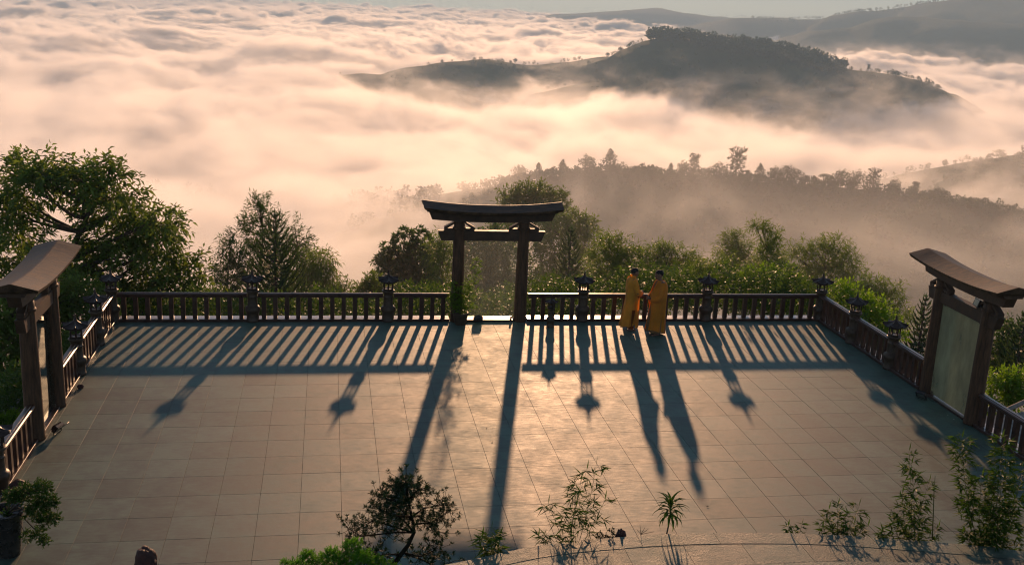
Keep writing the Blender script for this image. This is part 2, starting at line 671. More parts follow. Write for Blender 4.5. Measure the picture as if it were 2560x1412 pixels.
M['column'] = mat_simple('brown_turned_ceramic', (0.055, 0.035, 0.022), 0.5, 0.4, 12, 0.3, 0.003, 0.35)
M['sill'] = mat_simple('pale_granite_sill', (0.42, 0.38, 0.34), 0.30, 0.25, 14, 0.15, 0.002, 0.6)
M['black'] = mat_simple('black_metal', (0.012, 0.012, 0.013), 0.4, 0.3, 20, 0.1, 0.001)
M['steel'] = mat_simple('brushed_clip', (0.10, 0.07, 0.05), 0.4, 0.3, 30, 0.1, 0.001, 0.5)
M['wall'] = mat_simple('retaining_wall', (0.20, 0.18, 0.155), 0.85, 0.35, 3, 0.4, 0.01)
M['soil'] = mat_simple('dark_soil', (0.025, 0.018, 0.012), 0.95, 0.5, 20, 0.8, 0.02)
M['rock'] = mat_simple('dark_red_rock', (0.05, 0.016, 0.012), 0.7, 0.6, 16, 1.0, 0.02)
M['pot'] = mat_simple('black_glazed_pot', (0.020, 0.018, 0.017), 0.28, 0.4, 10, 0.15, 0.003, 0.6)
M['stone'] = mat_simple('grey_stone_block', (0.22, 0.22, 0.20), 0.8, 0.3, 6, 0.5, 0.01)
M['bark'] = mat_simple('grey_brown_bark', (0.06, 0.045, 0.032), 0.85, 0.4, 14, 0.8, 0.02)
M['dark_bark'] = mat_simple('dark_bark', (0.018, 0.018, 0.012), 0.9, 0.4, 14, 0.6, 0.01, 0.1)
M['tin'] = mat_simple('ribbed_metal_roof', (0.20, 0.20, 0.18), 0.5, 0.3, 6, 0.2, 0.004, 0.4)
M['dead'] = mat_simple('dry_leaf', (0.07, 0.04, 0.02), 0.7, 0.4, 20)
M['paper'] = mat_simple('pale_petal', (0.65, 0.62, 0.58), 0.6, 0.1, 20)


def mat_glass(name, dust, dustc, ior=1.6, tint=(0.80, 0.87, 0.82)):
    s = NT(name)
    fr = s.n('Fresnel')
    fr.inputs['IOR'].default_value = ior
    gl = s.n('BsdfGlossy')
    gl.inputs['Roughness'].default_value = 0.03
    gl.inputs['Color'].default_value = (0.95, 1.0, 0.96, 1)
    tr = s.n('BsdfTransparent')
    tr.inputs['Color'].default_value = (*tint, 1)
    di = s.n('BsdfDiffuse')
    di.inputs['Color'].default_value = (*dustc, 1)
    tl = s.n('BsdfTranslucent')
    tl.inputs['Color'].default_value = (*dustc, 1)
    m1 = s.n('MixShader')
    m1.inputs[0].default_value = 0.75
    s.t.links.new(di.outputs[0], m1.inputs[1])
    s.t.links.new(tl.outputs[0], m1.inputs[2])
    p = s.pos()
    n = s.noise(s.vmul(p, (1.0, 1.0, 0.35)), 2.2, 5, 0.65)
    amt = s.maprange(n, 0.3, 0.75, dust * 0.45, dust)
    m2 = s.n('MixShader')
    s.set(m2.inputs[0], amt)
    s.t.links.new(tr.outputs[0], m2.inputs[1])
    s.t.links.new(m1.outputs[0], m2.inputs[2])
    m3 = s.n('MixShader')
    s.t.links.new(fr.outputs[0], m3.inputs[0])
    s.t.links.new(m2.outputs[0], m3.inputs[1])
    s.t.links.new(gl.outputs[0], m3.inputs[2])
    return s.done(m3.outputs[0])


M['glass_clear'] = mat_glass('clear_glass', 0.04, (0.5, 0.55, 0.5), 1.45, (0.975, 0.985, 0.975))
M['glass_left'] = mat_glass('dark_tinted_glass', 0.08, (0.4, 0.5, 0.45), 2.6)
M['glass_dusty'] = mat_glass('dusty_green_glass', 0.62, (0.78, 0.75, 0.52), 1.45, (0.92, 0.95, 0.86))
M['lens'] = mat_glass('lamp_lens', 0.6, (0.7, 0.72, 0.72), 1.6)

# ------------------------------------------------------------------ terrace floor of tiles
TW, TD = 0.69, 0.7659
XL, XR, YB, YF = -2.98, 16.36, 8.62, -9.2


def rail_y(x):
    return 8.69 - 0.0125 * (x + 2.9)


base = MB()
base.prism([(XL - 0.3, YF), (XR + 0.3, YF), (XR + 0.3, rail_y(XR) + 0.3), (XL - 0.3, rail_y(XL) + 0.3)], -0.45, -0.010)
floor = base.build('terrace_floor', M['grout'])
tag(floor, kind='structure')
skirt = MB()
skirt.prism([(XL - 0.2, YF), (XR + 0.2, YF), (XR + 0.2, rail_y(XR) + 0.2), (XL - 0.2, rail_y(XL) + 0.2)], -6.0, -0.452)
tag(skirt.build('retaining_wall', M['wall']), kind='structure')

tiles = []
for c in range(-5, 25):
    for j in range(-12, 8):
        x0, x1 = max(c * TW, XL), min((c + 1) * TW, XR)
        y1 = -j * TD
        y0 = y1 - TD
        y1 = min(y1, rail_y((x0 + x1) / 2) + 0.02)
        if x1 - x0 < 0.05 or y1 - y0 < 0.05 or y1 < -5.9:
            continue
        tiles.append((x0, x1, y0, y1))
tiles.sort(key=lambda t: (t[2] < -4.9, math.hypot((t[0] + t[1]) / 2 - CAM.x, t[2] - CAM.y)))
G = 0.0022
tmeshes = {}
for k, (x0, x1, y0, y1) in enumerate(tiles[:300]):
    w, d = round(x1 - x0, 3), round(y1 - y0, 3)
    if (w, d) not in tmeshes:
        tmeshes[(w, d)] = MB().box((-w / 2 + G, -d / 2 + G, -0.02), (w / 2 - G, d / 2 - G, 0.0), 0.0018).mesh('tile', M['tile'])
    o = place('tile', tmeshes[(w, d)], floor, ((x0 + x1) / 2, (y0 + y1) / 2, random.uniform(-0.0008, 0.0008)))
    o.rotation_euler = (random.gauss(0, 0.0009), random.gauss(0, 0.0009), random.gauss(0, 0.0006))
rest = MB()
for (x0, x1, y0, y1) in tiles[300:]:
    dz = random.uniform(-0.0008, 0.0008)
    rest.box((x0 + G, y0 + G, -0.02 + dz), (x1 - G, y1 - G, dz), 0.0018)
tag(rest.build('tile', M['tile'], floor), kind='stuff')

# ------------------------------------------------------------------ lantern posts
def lantern_meshes():
    P = {}
    b = MB()
    b.lathe([(0.170, 0.0), (0.170, 0.05), (0.160, 0.06), (0.157, 0.20), (0.163, 0.245), (0.180, 0.27), (0.196, 0.31), (0.199, 0.345), (0.186, 0.385),
             (0.160, 0.415), (0.138, 0.425), (0.128, 0.45), (0.124, 0.60), (0.126, 0.655), (0.135, 0.665), (0.135, 0.685), (0.122, 0.695), (0.126, 0.76),
             (0.150, 0.80), (0.172, 0.83), (0.172, 0.85), (0.14, 0.862)], n=24)
    P['column'] = b.mesh('column', M['column'])
    hexr = [(math.cos(math.pi / 3 * i + math.pi / 6), math.sin(math.pi / 3 * i + math.pi / 6)) for i in range(6)]
    b = MB()
    for r, z0, z1 in ((0.158, 0.862, 0.895), (0.150, 1.055, 1.085)):
        b.prism([(x * r, y * r) for x, y in hexr], z0, z1)
    for i in range(6):
        x, y = hexr[i]
        x2, y2 = hexr[(i + 1) % 6]
        b.lathe([(0.018, 0.895), (0.018, 1.055)], (x * 0.128, y * 0.128, 0), 6, False)
        # low panel and top panel leave a window in each side
        mx, my = (x + x2) / 2 * 0.128, (y + y2) / 2 * 0.128
        a = math.atan2(y2 - y, x2 - x)
        rm = Matrix.Rotation(a, 3, 'Z')
        for z0, z1 in ((0.895, 0.908), (1.045, 1.055)):
            b.box((mx - 0.055, my - 0.008, z0), (mx + 0.055, my + 0.008, z1), rot=rm, piv=(mx, my, 0))
    P['lantern_house'] = b.mesh('lantern_house', M['lantern'])
    # roof: hexagonal, swept up at the corners, ridged along the hips
    b = MB()
    rings = []
    N = 48
    for t, rr, zz in ((0, 0.285, 1.098), (0.02, 0.290, 1.118), (0.3, 0.22, 1.150), (0.6, 0.135, 1.190), (0.85, 0.065, 1.235), (1.0, 0.034, 1.27)):
        ring = []
        for i in range(N):
            a = 2 * math.pi * i / N
            k = ((a - math.pi / 6) % (math.pi / 3)) / (math.pi / 3)      # 0 at a corner
            e = abs(k - 0.5) * 2
            hexk = math.cos(math.pi / 6) / math.cos((k - 0.5) * math.pi / 3)
            r = rr * (hexk * (1 - 0.15 * t) + 0.15 * t) * (1 + 0.06 * e ** 3 * (1 - t))
            hip = 0.012 * max(0, 1 - (1 - e) * 7) * (1 - t * 0.6)
            rib = 0.0035 * (0.5 + 0.5 * math.cos(k * 2 * math.pi * 6)) * (1 - t)
            z = zz + 0.055 * (e ** 3.2) * (1 - t) ** 1.5 + (hip + rib if t > 0 else 0)
            ring.append((r * math.cos(a), r * math.sin(a), z))
        rings.append(ring)
    b.loft([[(x * 0.5, y * 0.5, 1.086) for x, y, z in rings[0]]] + rings, smooth=False)
    P['lantern_roof'] = b.mesh('lantern_roof', M['lantern'])
    b = MB()
    b.lathe([(0.040, 1.262), (0.042, 1.275), (0.026, 1.290), (0.033, 1.303), (0.022, 1.317), (0.028, 1.330), (0.018, 1.343), (0.023, 1.355), (0.014, 1.368), (0.017, 1.38), (0.009, 1.40), (0.003, 1.435)], n=12)
    P['finial'] = b.mesh('finial', M['lantern'])
    return P


LM = lantern_meshes()


def lantern_post(x, y, label, sc=1.0, rz=0.0, group='dark lantern posts along the railing', name='lantern_post'):
    o = empty(name, (x, y, 0), rz)
    for k, me in LM.items():
        place(k, me, o)
    o.scale = (sc,) * 3
    tag(o, label, 'lantern', group)
    return o


lantern_post(-2.93, 8.69, 'dark lantern post on the far left corner of the terrace')
lantern_post(0.585, rail_y(0.585), 'lantern post in the far railing, standing before the tall slender trees')
lantern_post(4.11, rail_y(4.11), 'lantern post in the far railing, first one left of the middle gate')
lantern_post(9.42, rail_y(9.42), 'lantern post in the far railing between the middle gate and the two monks')
lantern_post(12.95, rail_y(12.95), 'lantern post in the far railing, first one right of the two monks')
lantern_post(16.33, rail_y(16.33), 'dark lantern post on the far right corner of the terrace')
lantern_post(-2.93, 6.78, 'lantern post in the left side railing, next to the far left corner post', rz=0.3)
lantern_post(-2.93, 4.68, 'lantern post in the left side railing, beside the far post of the left gate', rz=0.2)
lantern_post(-2.96, -1.22, 'lantern post cut by the left picture edge, on the near side of the left gate', rz=0.1)
lantern_post(16.32, 6.38, 'lantern post in the right side railing, next to the far right corner post', rz=0.2)
lantern_post(16.32, 4.34, 'lantern post in the right side railing, beside the far post of the right gate', rz=0.1)
lantern_post(8.42, 7.98, 'small low lantern standing free on the floor right of the middle gate', 0.62, 0.4, None, 'small_lantern')

# ------------------------------------------------------------------ railings
bal_me = MB().box((-0.056, -0.046, 0.075), (0.056, 0.046, 0.665), 0.006).mesh('baluster', M['rail'])


def railing(A, B, label, n, ga=0.14, gb=0.14):
    A, B = Vector((*A, 0)), Vector((*B, 0))
    d = B - A
    L = d.length
    o = empty('railing', A, math.atan2(d.y, d.x))
    tag(o, label, 'railing', 'sections of dark railing round the terrace')
    x0, x1 = ga, L - gb
    MB().box((x0, -0.095, 0.0), (x1, 0.02, 0.072), 0.006).build('bottom_rail', M['rail'], o)
    MB().box((x0, 0.0205, 0.0), (x1, 0.26, 0.0715), 0.005).build('sill', M['sill'], o)
    b = MB()
    # moulded handrail
    prof = [(-0.052, 0.655), (0.052, 0.655), (0.052, 0.685), (0.07, 0.695), (0.084, 0.715), (0.084, 0.74), (0.066, 0.757), (0.03, 0.760), (0.022, 0.774), (-0.022, 0.774), (-0.03, 0.760), (-0.066, 0.757), (-0.084, 0.74), (-0.084, 0.715), (-0.07, 0.695), (-0.052, 0.685)]
    b.loft([[(x0, y, z) for y, z in prof], [(x1, y, z) for y, z in prof]])
    b.build('handrail', M['rail'], o)
    for k in range(n):
        x = x0 + (x1 - x0) * (k + 0.5) / n if n > 6 else x0 + (x1 - x0) * (k + 0.6) / (n + 0.2)
        place('baluster', bal_me, o, (x, random.uniform(-0.003, 0.003), 0), random.gauss(0, 0.015))
    return o


P6 = [(-2.93, 8.69), (0.585, rail_y(0.585)), (4.11, rail_y(4.11)), (5.95, rail_y(5.95)), (7.68, rail_y(7.68)), (9.42, rail_y(9.42)), (12.95, rail_y(12.95)), (16.33, rail_y(16.33))]
railing(P6[0], P6[1], 'far railing section starting at the far left corner', 11)
railing(P6[1], P6[2], 'far railing section in front of the tall pines left of the middle gate', 11)
railing(P6[2], P6[3], 'short far railing section touching the left post of the middle gate', 5, 0.14, 0.2)
railing(P6[4], P6[5], 'short far railing section behind the small low lantern', 5, 0.2, 0.14)
railing(P6[5], P6[6], 'far railing section right behind the two monks', 11)
railing(P6[6], P6[7], 'far railing section ending at the far right corner', 11)
railing((-2.93, 6.78), (-2.93, 8.69), 'left side railing section ending at the far left corner', 6)
railing((-2.93, 4.68), (-2.93, 6.78), 'left side railing section between the two lantern posts there', 6)
railing((-2.93, 2.82), (-2.93, 4.68), 'left side railing section touching the far post of the left gate', 5, 0.2, 0.14)
railing((-2.95, -1.22), (-2.95, 1.10), 'left side railing section on the near side of the left gate', 6, 0.14, 0.2)
railing((-2.96, -3.6), (-2.96, -1.22), 'left side railing section running behind the black plant pot', 7, 0.14, 0.2)
railing((16.33, 8.45), (16.32, 6.38), 'right side railing section starting at the far right corner', 6)
railing((16.32, 6.38), (16.32, 4.34), 'right side railing section between the two lantern posts there', 6)
railing((16.32, 4.34), (16.34, 2.66), 'right side railing section touching the far post of the right gate', 5, 0.14, 0.2)
railing((16.35, 0.80), (16.36, -1.5), 'right side railing section on the near side of the right gate', 7, 0.2, 0.14)
railing((16.36, -1.5), (16.36, -3.8), 'right side railing section leaving the picture behind the tall bamboo', 7)

# ------------------------------------------------------------------ gates
def gate(loc, rz, label, glass, half=0.865, lw=1.0):
    o = empty('gate', (*loc, 0), rz)
    tag(o, label, 'gate', 'wooden gates on the three sides of the terrace')
    for sx in (-1, 1):
        b = MB()
        b.lathe([(0.180, 0.0), (0.178, 0.04), (0.170, 0.07), (0.163, 1.3), (0.150, 2.40), (0.146, 2.60), (0.142, 2.74)], n=28)
        p = b.build('post', M['post'], o, (sx * half, 0, 0))
        b = MB()
        b.lathe([(0.146, 2.525), (0.170, 2.535), (0.176, 2.56), (0.170, 2.585), (0.146, 2.595)], n=28, cap=False)
        b.build('collar', M['post'], p)
    # lower tie beam with slanted ends
    b = MB()
    b.xz_prism([(-1.44 * lw, 2.50), (-1.34 * lw, 2.235), (1.34 * lw, 2.235), (1.44 * lw, 2.50)], -0.085, 0.085)
    b.build('tie_beam', M['torii'], o)
    # upper beam, slightly curved, stepped ends
    b = MB()
    n = 24
    rings = []
    for i in range(n + 1):
        x = (-1.60 + 3.20 * i / n) * lw
        z = 0.085 * (abs(x) / 1.8) ** 2.3
        e = 0.0
        rings.append([(x, -0.12, 2.74 + z + e), (x, 0.12, 2.74 + z + e), (x, 0.12, 2.985 + z), (x, -0.12, 2.985 + z)])
    rings[0] = [(x + 0.10 * (q > 1) * -1 + 0.0, y, z) for q, (x, y, z) in enumerate(rings[0])]
    rings[-1] = [(x + 0.10 * (q > 1), y, z) for q, (x, y, z) in enumerate(rings[-1])]
    b.loft(rings)
    b.build('upper_beam', M['torii'], o)
    b = MB()
    for i in range(1):
        rings = []
        for i in range(n + 1):
            x = (-1.74 + 3.48 * i / n) * lw
            z = 0.10 * (abs(x) / 1.8) ** 2.3
            rings.append([(x, -0.20, 2.93 + z), (x, 0.20, 2.93 + z), (x, 0.24, 3.0 + z), (x, -0.24, 3.0 + z)])
        b.loft(rings)
    b.build('eave_board', M['torii'], o)
    # roof
    b = MB()
    rings = []
    for i in range(n + 1):
        x = (-1.80 + 3.60 * i / n) * lw
        q = (abs(x) / 1.8)
        z = 0.115 * q ** 2.3
        w = 0.45 + 0.015 * q ** 3
        rings.append([(x, -w + 0.02, 3.0 + z), (x, w - 0.02, 3.0 + z), (x, w, 3.065 + z), (x, 0.02, 3.185 + z), (x, -0.02, 3.185 + z), (x, -w, 3.065 + z)])
    rings[0] = [(x - 0.05 * (k > 1), y, z) for k, (x, y, z) in enumerate(rings[0])]
    rings[-1] = [(x + 0.05 * (k > 1), y, z) for k, (x, y, z) in enumerate(rings[-1])]
    b.loft(rings)
    b.build('roof', M['roof'], o)
    # braces either side of each post: a sloping strut over a small block
    for sx in (-1, 1):
        for sd in (-1, 1):
            x0 = sx * half + sd * 0.15
            x1 = sx * half + sd * 0.40
            b = MB()
            b.xz_prism([(x0, 2.505), (x1, 2.505), (x1, 2.56), (x0, 2.57)][::sd], -0.07, 0.07)
            b.xz_prism([(x1 - sd * 0.055, 2.55), (x1, 2.55), (x1, 2.60), (x0, 2.738), (x0, 2.68)][::sd], -0.07, 0.07)
            b.build('brace', M['torii'], o)
    pane = MB().box((-half + 0.15, -0.006, 0.075), (half - 0.15, 0.006, 2.233)).build('glass_pane', M[glass], o)
    for x in (-half + 0.24, half - 0.24):
        for z in (0.03, 2.19):
            MB().box((x - 0.022, -0.03, z), (x + 0.022, 0.03, z + 0.10)).build('clip', M['steel'], o)
    MB().box((-half + 0.2, -0.10, 0.0), (half - 0.2, 0.02, 0.055), 0.004).build('threshold', M['rail'], o)
    MB().box((-half + 0.2, 0.021, 0.0), (half - 0.2, 0.26, 0.0545), 0.004).build('sill', M['sill'], o)
    return o


gate((6.815, rail_y(6.8)), -0.0125, 'middle wooden gate in the far railing with potted bamboo at its left post', 'glass_clear')
gate((-2.95, 1.96), math.pi / 2, 'left side gate whose long roof is cut by the picture edge', 'glass_left', 0.85, 0.94)
gate((16.35, 1.73), -math.pi / 2, 'right side gate with a pale dusty glass panel and a lamp on its beam', 'glass_dusty', 0.93, 0.94)


# ------------------------------------------------------------------ floodlights
def floodlight(loc, rz, tilt, label, standing=True):
    o = empty('floodlight', loc, rz)
    tag(o, label, 'floodlight', 'small black floodlights at the gates')
    rm = Matrix.Rotation(tilt, 3, 'X')
    pv = (0, 0, 0.12)
    b = MB().box((-0.115, -0.03, 0.04), (0.115, 0.03, 0.20), 0.008, rm, pv)
    for k in range(7):
        x = -0.09 + k * 0.03
        b.box((x - 0.004, 0.03, 0.05), (x + 0.004, 0.065, 0.19), 0, rm, pv)
    b.box((-0.045, 0.03, 0.06), (0.045, 0.085, 0.13), 0.005, rm, pv)
    b.build('lamp_body', M['black'], o)
    b = MB()
    for x0, x1, z0, z1 in ((-0.118, 0.118, 0.037, 0.052), (-0.118, 0.118, 0.188, 0.203), (-0.118, -0.103, 0.052, 0.188), (0.103, 0.118, 0.052, 0.188)):
        b.box((x0, -0.040, z0), (x1, -0.0302, z1), 0, rm, pv)
    b.build('lamp_frame', M['black'], o)
    MB().box((-0.101, -0.036, 0.054), (0.101, -0.0305, 0.186), 0, rm, pv).build('lens', M['lens'], o)
    MB().tube([(-0.125, 0, 0.12), (-0.130, 0.01, 0.02), (-0.12, 0.02, 0.006), (0.12, 0.02, 0.006), (0.130, 0.01, 0.02), (0.125, 0, 0.12)], 0.007, 6).build('bracket', M['black'], o)
    if standing:
        MB().tube([(0.04, 0.07, 0.09), (0.12, 0.12, 0.05), (0.20, 0.10, 0.012), (0.30, 0.13, 0.010), (0.42, 0.10, 0.010), (0.55, 0.12, 0.010)], 0.006, 6).build('cable', M['black'], o)
    return o


floodlight((6.52, 8.42, 0), 0.1, R(62), 'black floodlight on the floor in the middle gate opening')
floodlight((-2.60, 1.35, 0), R(70), R(40), 'black floodlight on the floor before the left gate')
floodlight((15.98, 2.25, 0), R(-60), R(40), 'black floodlight on the floor before the right gate glass')
floodlight((16.30, 1.18, 2.50), R(-100), R(-15), 'floodlight sitting on the tie beam of the right gate', False)


# ------------------------------------------------------------------ leaves
def unit(v):
    return v / np.maximum(np.linalg.norm(v, axis=-1, keepdims=True), 1e-9)


class Foliage:
    """Collects leaves (folded four-point blades) and twigs."""
    def __init__(s):
        s.V, s.n = [], 0

    def leaves(s, P, D, L, W, N=None, fold=0.18, wid=0.42, droop=0.0):
        P, D = np.asarray(P, float), unit(np.asarray(D, float))
        n = len(P)
        L = np.broadcast_to(np.asarray(L, float), (n,))[:, None]
        W = np.broadcast_to(np.asarray(W, float), (n,))[:, None]
        if N is None:
            N = rng.normal(size=(n, 3)) * 0.5 + np.array([0, 0, 1.0])
        S = unit(np.cross(D, N))
        U = np.cross(S, D)
        tip = P + D * L - np.array([0, 0, 1.0]) * (droop * L)
        mid = P + D * L * wid
        a = mid + S * W * 0.5 + U * W * fold
        b = mid - S * W * 0.5 + U * W * fold
        s.V.append(np.stack([P, a, tip, b], 1))
        s.n += n

    def sprigs(s, P, A, SL, m, L, W, spread=0.9, jit=0.35, droop=0.15, rosette=False, updown=1.0):
        """m leaves along each sprig of axis A and length SL starting at P."""
        P, A = np.asarray(P, float), unit(np.asarray(A, float))
        n = len(P)
        SL = np.broadcast_to(np.asarray(SL, float), (n,))
        side = unit(np.cross(A, rng.normal(size=(n, 3)) * 0.6 + np.array([0, 0, 1.0])))
        upv = np.cross(side, A)
        for k in range(m):
            t = (k + 0.5) / m if not rosette else 0.85 + 0.15 * rng.random()
            sg = 1 if k % 2 else -1
            if rosette:
                ang = 2 * math.pi * k / m + rng.random(n) * 0.6
                d = A * 0.5 + (side * np.cos(ang)[:, None] + upv * np.sin(ang)[:, None]) * spread
            elif k == m - 1:
                d = A.copy()
            else:
                d = A * (0.7 - 0.2 * t) + side * sg * spread + upv * 0.15 * updown
            d = d + rng.normal(size=(n, 3)) * jit
            d[:, 2] -= droop
            base = P + A * (SL * t)[:, None] - np.array([0, 0, 1.0]) * (droop * SL * t * t * 0.6)[:, None]
            lk = L * rng.uniform(0.7, 1.15, n)
            s.leaves(base, d, lk, W * lk / L, droop=droop * 0.5)

    def build(s, name, mat, parent=None):
        V = np.concatenate(s.V)
        n = len(V)
        F = np.arange(n * 4).reshape(n, 4)
        return add_obj(name, np_mesh(name, V.reshape(-1, 3), F, mat), parent)


LEAF = {}
LEAF['broad'] = mat_leaf('broad_leaf', (0.09, 0.15, 0.035), trans=0.45)
LEAF['under'] = mat_leaf('shrub_leaf', (0.05, 0.10, 0.024), trans=0.4)
LEAF['dark'] = mat_leaf('dark_evergreen_leaf', (0.042, 0.092, 0.030), trans=0.45)
LEAF['needle'] = mat_leaf('needle_foliage', (0.045, 0.085, 0.038), trans=0.3)
LEAF['bamboo'] = mat_leaf('bamboo_leaf', (0.1, 0.17, 0.035), trans=0.5)
LEAF['fresh'] = mat_leaf('fresh_leaf', (0.11, 0.22, 0.022), trans=0.5)
LEAF['far'] = mat_leaf('far_foliage', (0.020, 0.050, 0.018), trans=0.2, scale=0.05)
LEAF['podo'] = mat_leaf('podocarp_leaf', (0.012, 0.040, 0.014), trans=0.16, spec=0.12)
LEAF['juniper'] = mat_leaf('juniper_leaf', (0.08, 0.24, 0.02), trans=0.4, spec=0.15, scale=6)
LEAF['fgbamboo'] = mat_leaf('near_bamboo_leaf', (0.040, 0.090, 0.012), trans=0.30, scale=5, spec=0.12, rough=0.6)
LEAF['stem'] = mat_simple('green_stem', (0.06, 0.075, 0.02), 0.5, 0.4, 12)


def vec(p):
    return np.array([p[0], p[1], p[2]], float)


# ------------------------------------------------------------------ upper landing in the foreground
LZ = 2.6
edge_px = [(1000, 1440), (1060, 1424), (1110, 1412), (1190, 1396), (1260, 1380), (1340, 1364), (1430, 1352), (1500, 1346), (1600, 1338), (1700, 1333), (1800, 1331), (1900, 1331), (1980, 1332),
           (2060, 1335), (2130, 1339), (2200, 1344), (2280, 1350), (2380, 1358), (2480, 1367), (2560, 1378), (2700, 1402)]
EDGE = [at_z(x, y, LZ) for x, y in edge_px]
ex = np.array([p.x for p in EDGE])
ey = np.array([p.y for p in EDGE])
o_ = np.argsort(ex)
ex, ey = ex[o_], ey[o_]


def edge_y(x):
    return float(np.interp(x, ex, ey))


edge2_px = [(1700, 1428), (1790, 1413), (1860, 1406), (1920, 1403), (2060, 1402), (2200, 1403), (2300, 1405), (2400, 1407), (2560, 1411), (2700, 1418)]
EDGE2 = [at_z(x, y, LZ + 0.15) for x, y in edge2_px]
ex2 = np.array([p.x for p in EDGE2])
ey2 = np.array([p.y for p in EDGE2])


def edge2_y(x):
    return float(np.interp(x, ex2, ey2))


def curved_landing(name, z, fy0, xa, xb, yback, mat, xoff, yoff, cope=0.0):
    fy = lambda x: fy0(x) - cope
    n = 60
    xs = [xa + (xb - xa) * i / n for i in range(n + 1)]
    body = MB()
    body.prism([(xa, yback), (xb, yback)] + [(x, fy0(x) - 0.03) for x in xs[::-1]], 0.0 if z < 2.65 else LZ + 0.001, z - 0.031)
    o = body.build(name, M['grout'])
    tag(o, kind='structure')
    c0 = math.floor((xa - xoff) / TW)
    c1 = math.ceil((xb - xoff) / TW)
    for c in range(c0, c1 + 1):
        x0, x1 = max(xa, c * TW + xoff), min(xb, (c + 1) * TW + xoff)
        if x1 - x0 < 0.04:
            continue
        for j in range(-14, 40):
            y1 = yoff - j * TD * 0.9
            y0 = y1 - TD * 0.9
            if y0 > max(fy(x0), fy(x1)) or y0 < yback:
                continue
            tops = [(x0 + G + (x1 - x0 - 2 * G) * i / 8, ) for i in range(9)]
            poly = [(x0 + G, y0 + G), (x1 - G, y0 + G)]
            ok = False
            tp = []
            for (x,) in tops:
                y = min(y1 - G, fy(x))
                if y > y0 + G + 0.01:
                    ok = True
                tp.append((x, max(y, y0 + G + 0.001)))
            if not ok:
                continue
            b = MB()
            b.prism(poly + tp[::-1], -0.015, 0.015)
            t = b.build('paving_slab', mat, o)
            t.location = (0, 0, z - 0.015)
    if cope:
        x = xa
        while x < xb - 0.1:
            x2 = min(xb, x + 0.92)
            q = [x + 0.002 + (x2 - x - 0.004) * i / 6 for i in range(7)]
            b = MB()
            b.prism([(u, fy0(u) - cope + 0.003) for u in q] + [(u, fy0(u)) for u in q[::-1]], -0.045, 0.003)
            t = b.build('coping_stone', mat, o)
            t.location = (0, 0, z)
            x = x2
    return o


curved_landing('upper_landing', LZ, edge_y, float(ex[0]), float(ex[-1]), -12.4, M['ledge'], 5.13 - 0.69 * 7, float(EDGE[7].y) - 0.24, 0.26)
curved_landing('upper_step', LZ + 0.15, edge2_y, float(ex2[0]), float(ex2[-1]), -12.4, M['ledge'], 5.33 - 0.69 * 7, float(EDGE2[4].y))

# planting strip just behind the landing's edge
n = 60
xs = [float(ex[0]) + 0.3 + (float(ex[-1]) - float(ex[0]) - 0.3) * i / n for i in range(n + 1)]
pl = MB()
pl.prism([(x, edge_y(x) - 0.028) for x in xs] + [(x, edge_y(x) + 0.42) for x in xs[::-1]], 0.0, LZ - 0.42)
tag(pl.build('planting_bed', M['soil']), kind='structure')


def behind_edge(px, py=None, off=0.16):
    """Point on the planting bed just behind the landing's edge, under this pixel column."""
    py = py or float(np.interp(px, [e[0] for e in edge_px], [e[1] for e in edge_px]))
    p = at_z(px, py, LZ)
    k = off / ((p - CAM).xy.length)
    q = p + (p - CAM) * k
    return Vector((q.x, q.y, LZ - 0.42))


# ------------------------------------------------------------------ foreground plants
def culm(base, tip, bend, n=12):
    """Arching stem from base to tip."""
    pts = []
    for i in range(n + 1):
        t = i / n
        p = base.lerp(tip, t)
        p = p + bend * math.sin(math.pi * t)
        pts.append(p)
    return pts


def px_at(px, py, like):
    """World point under a pixel, in the upright plane of constant depth through a point."""
    return at_y(px, py, like.y)


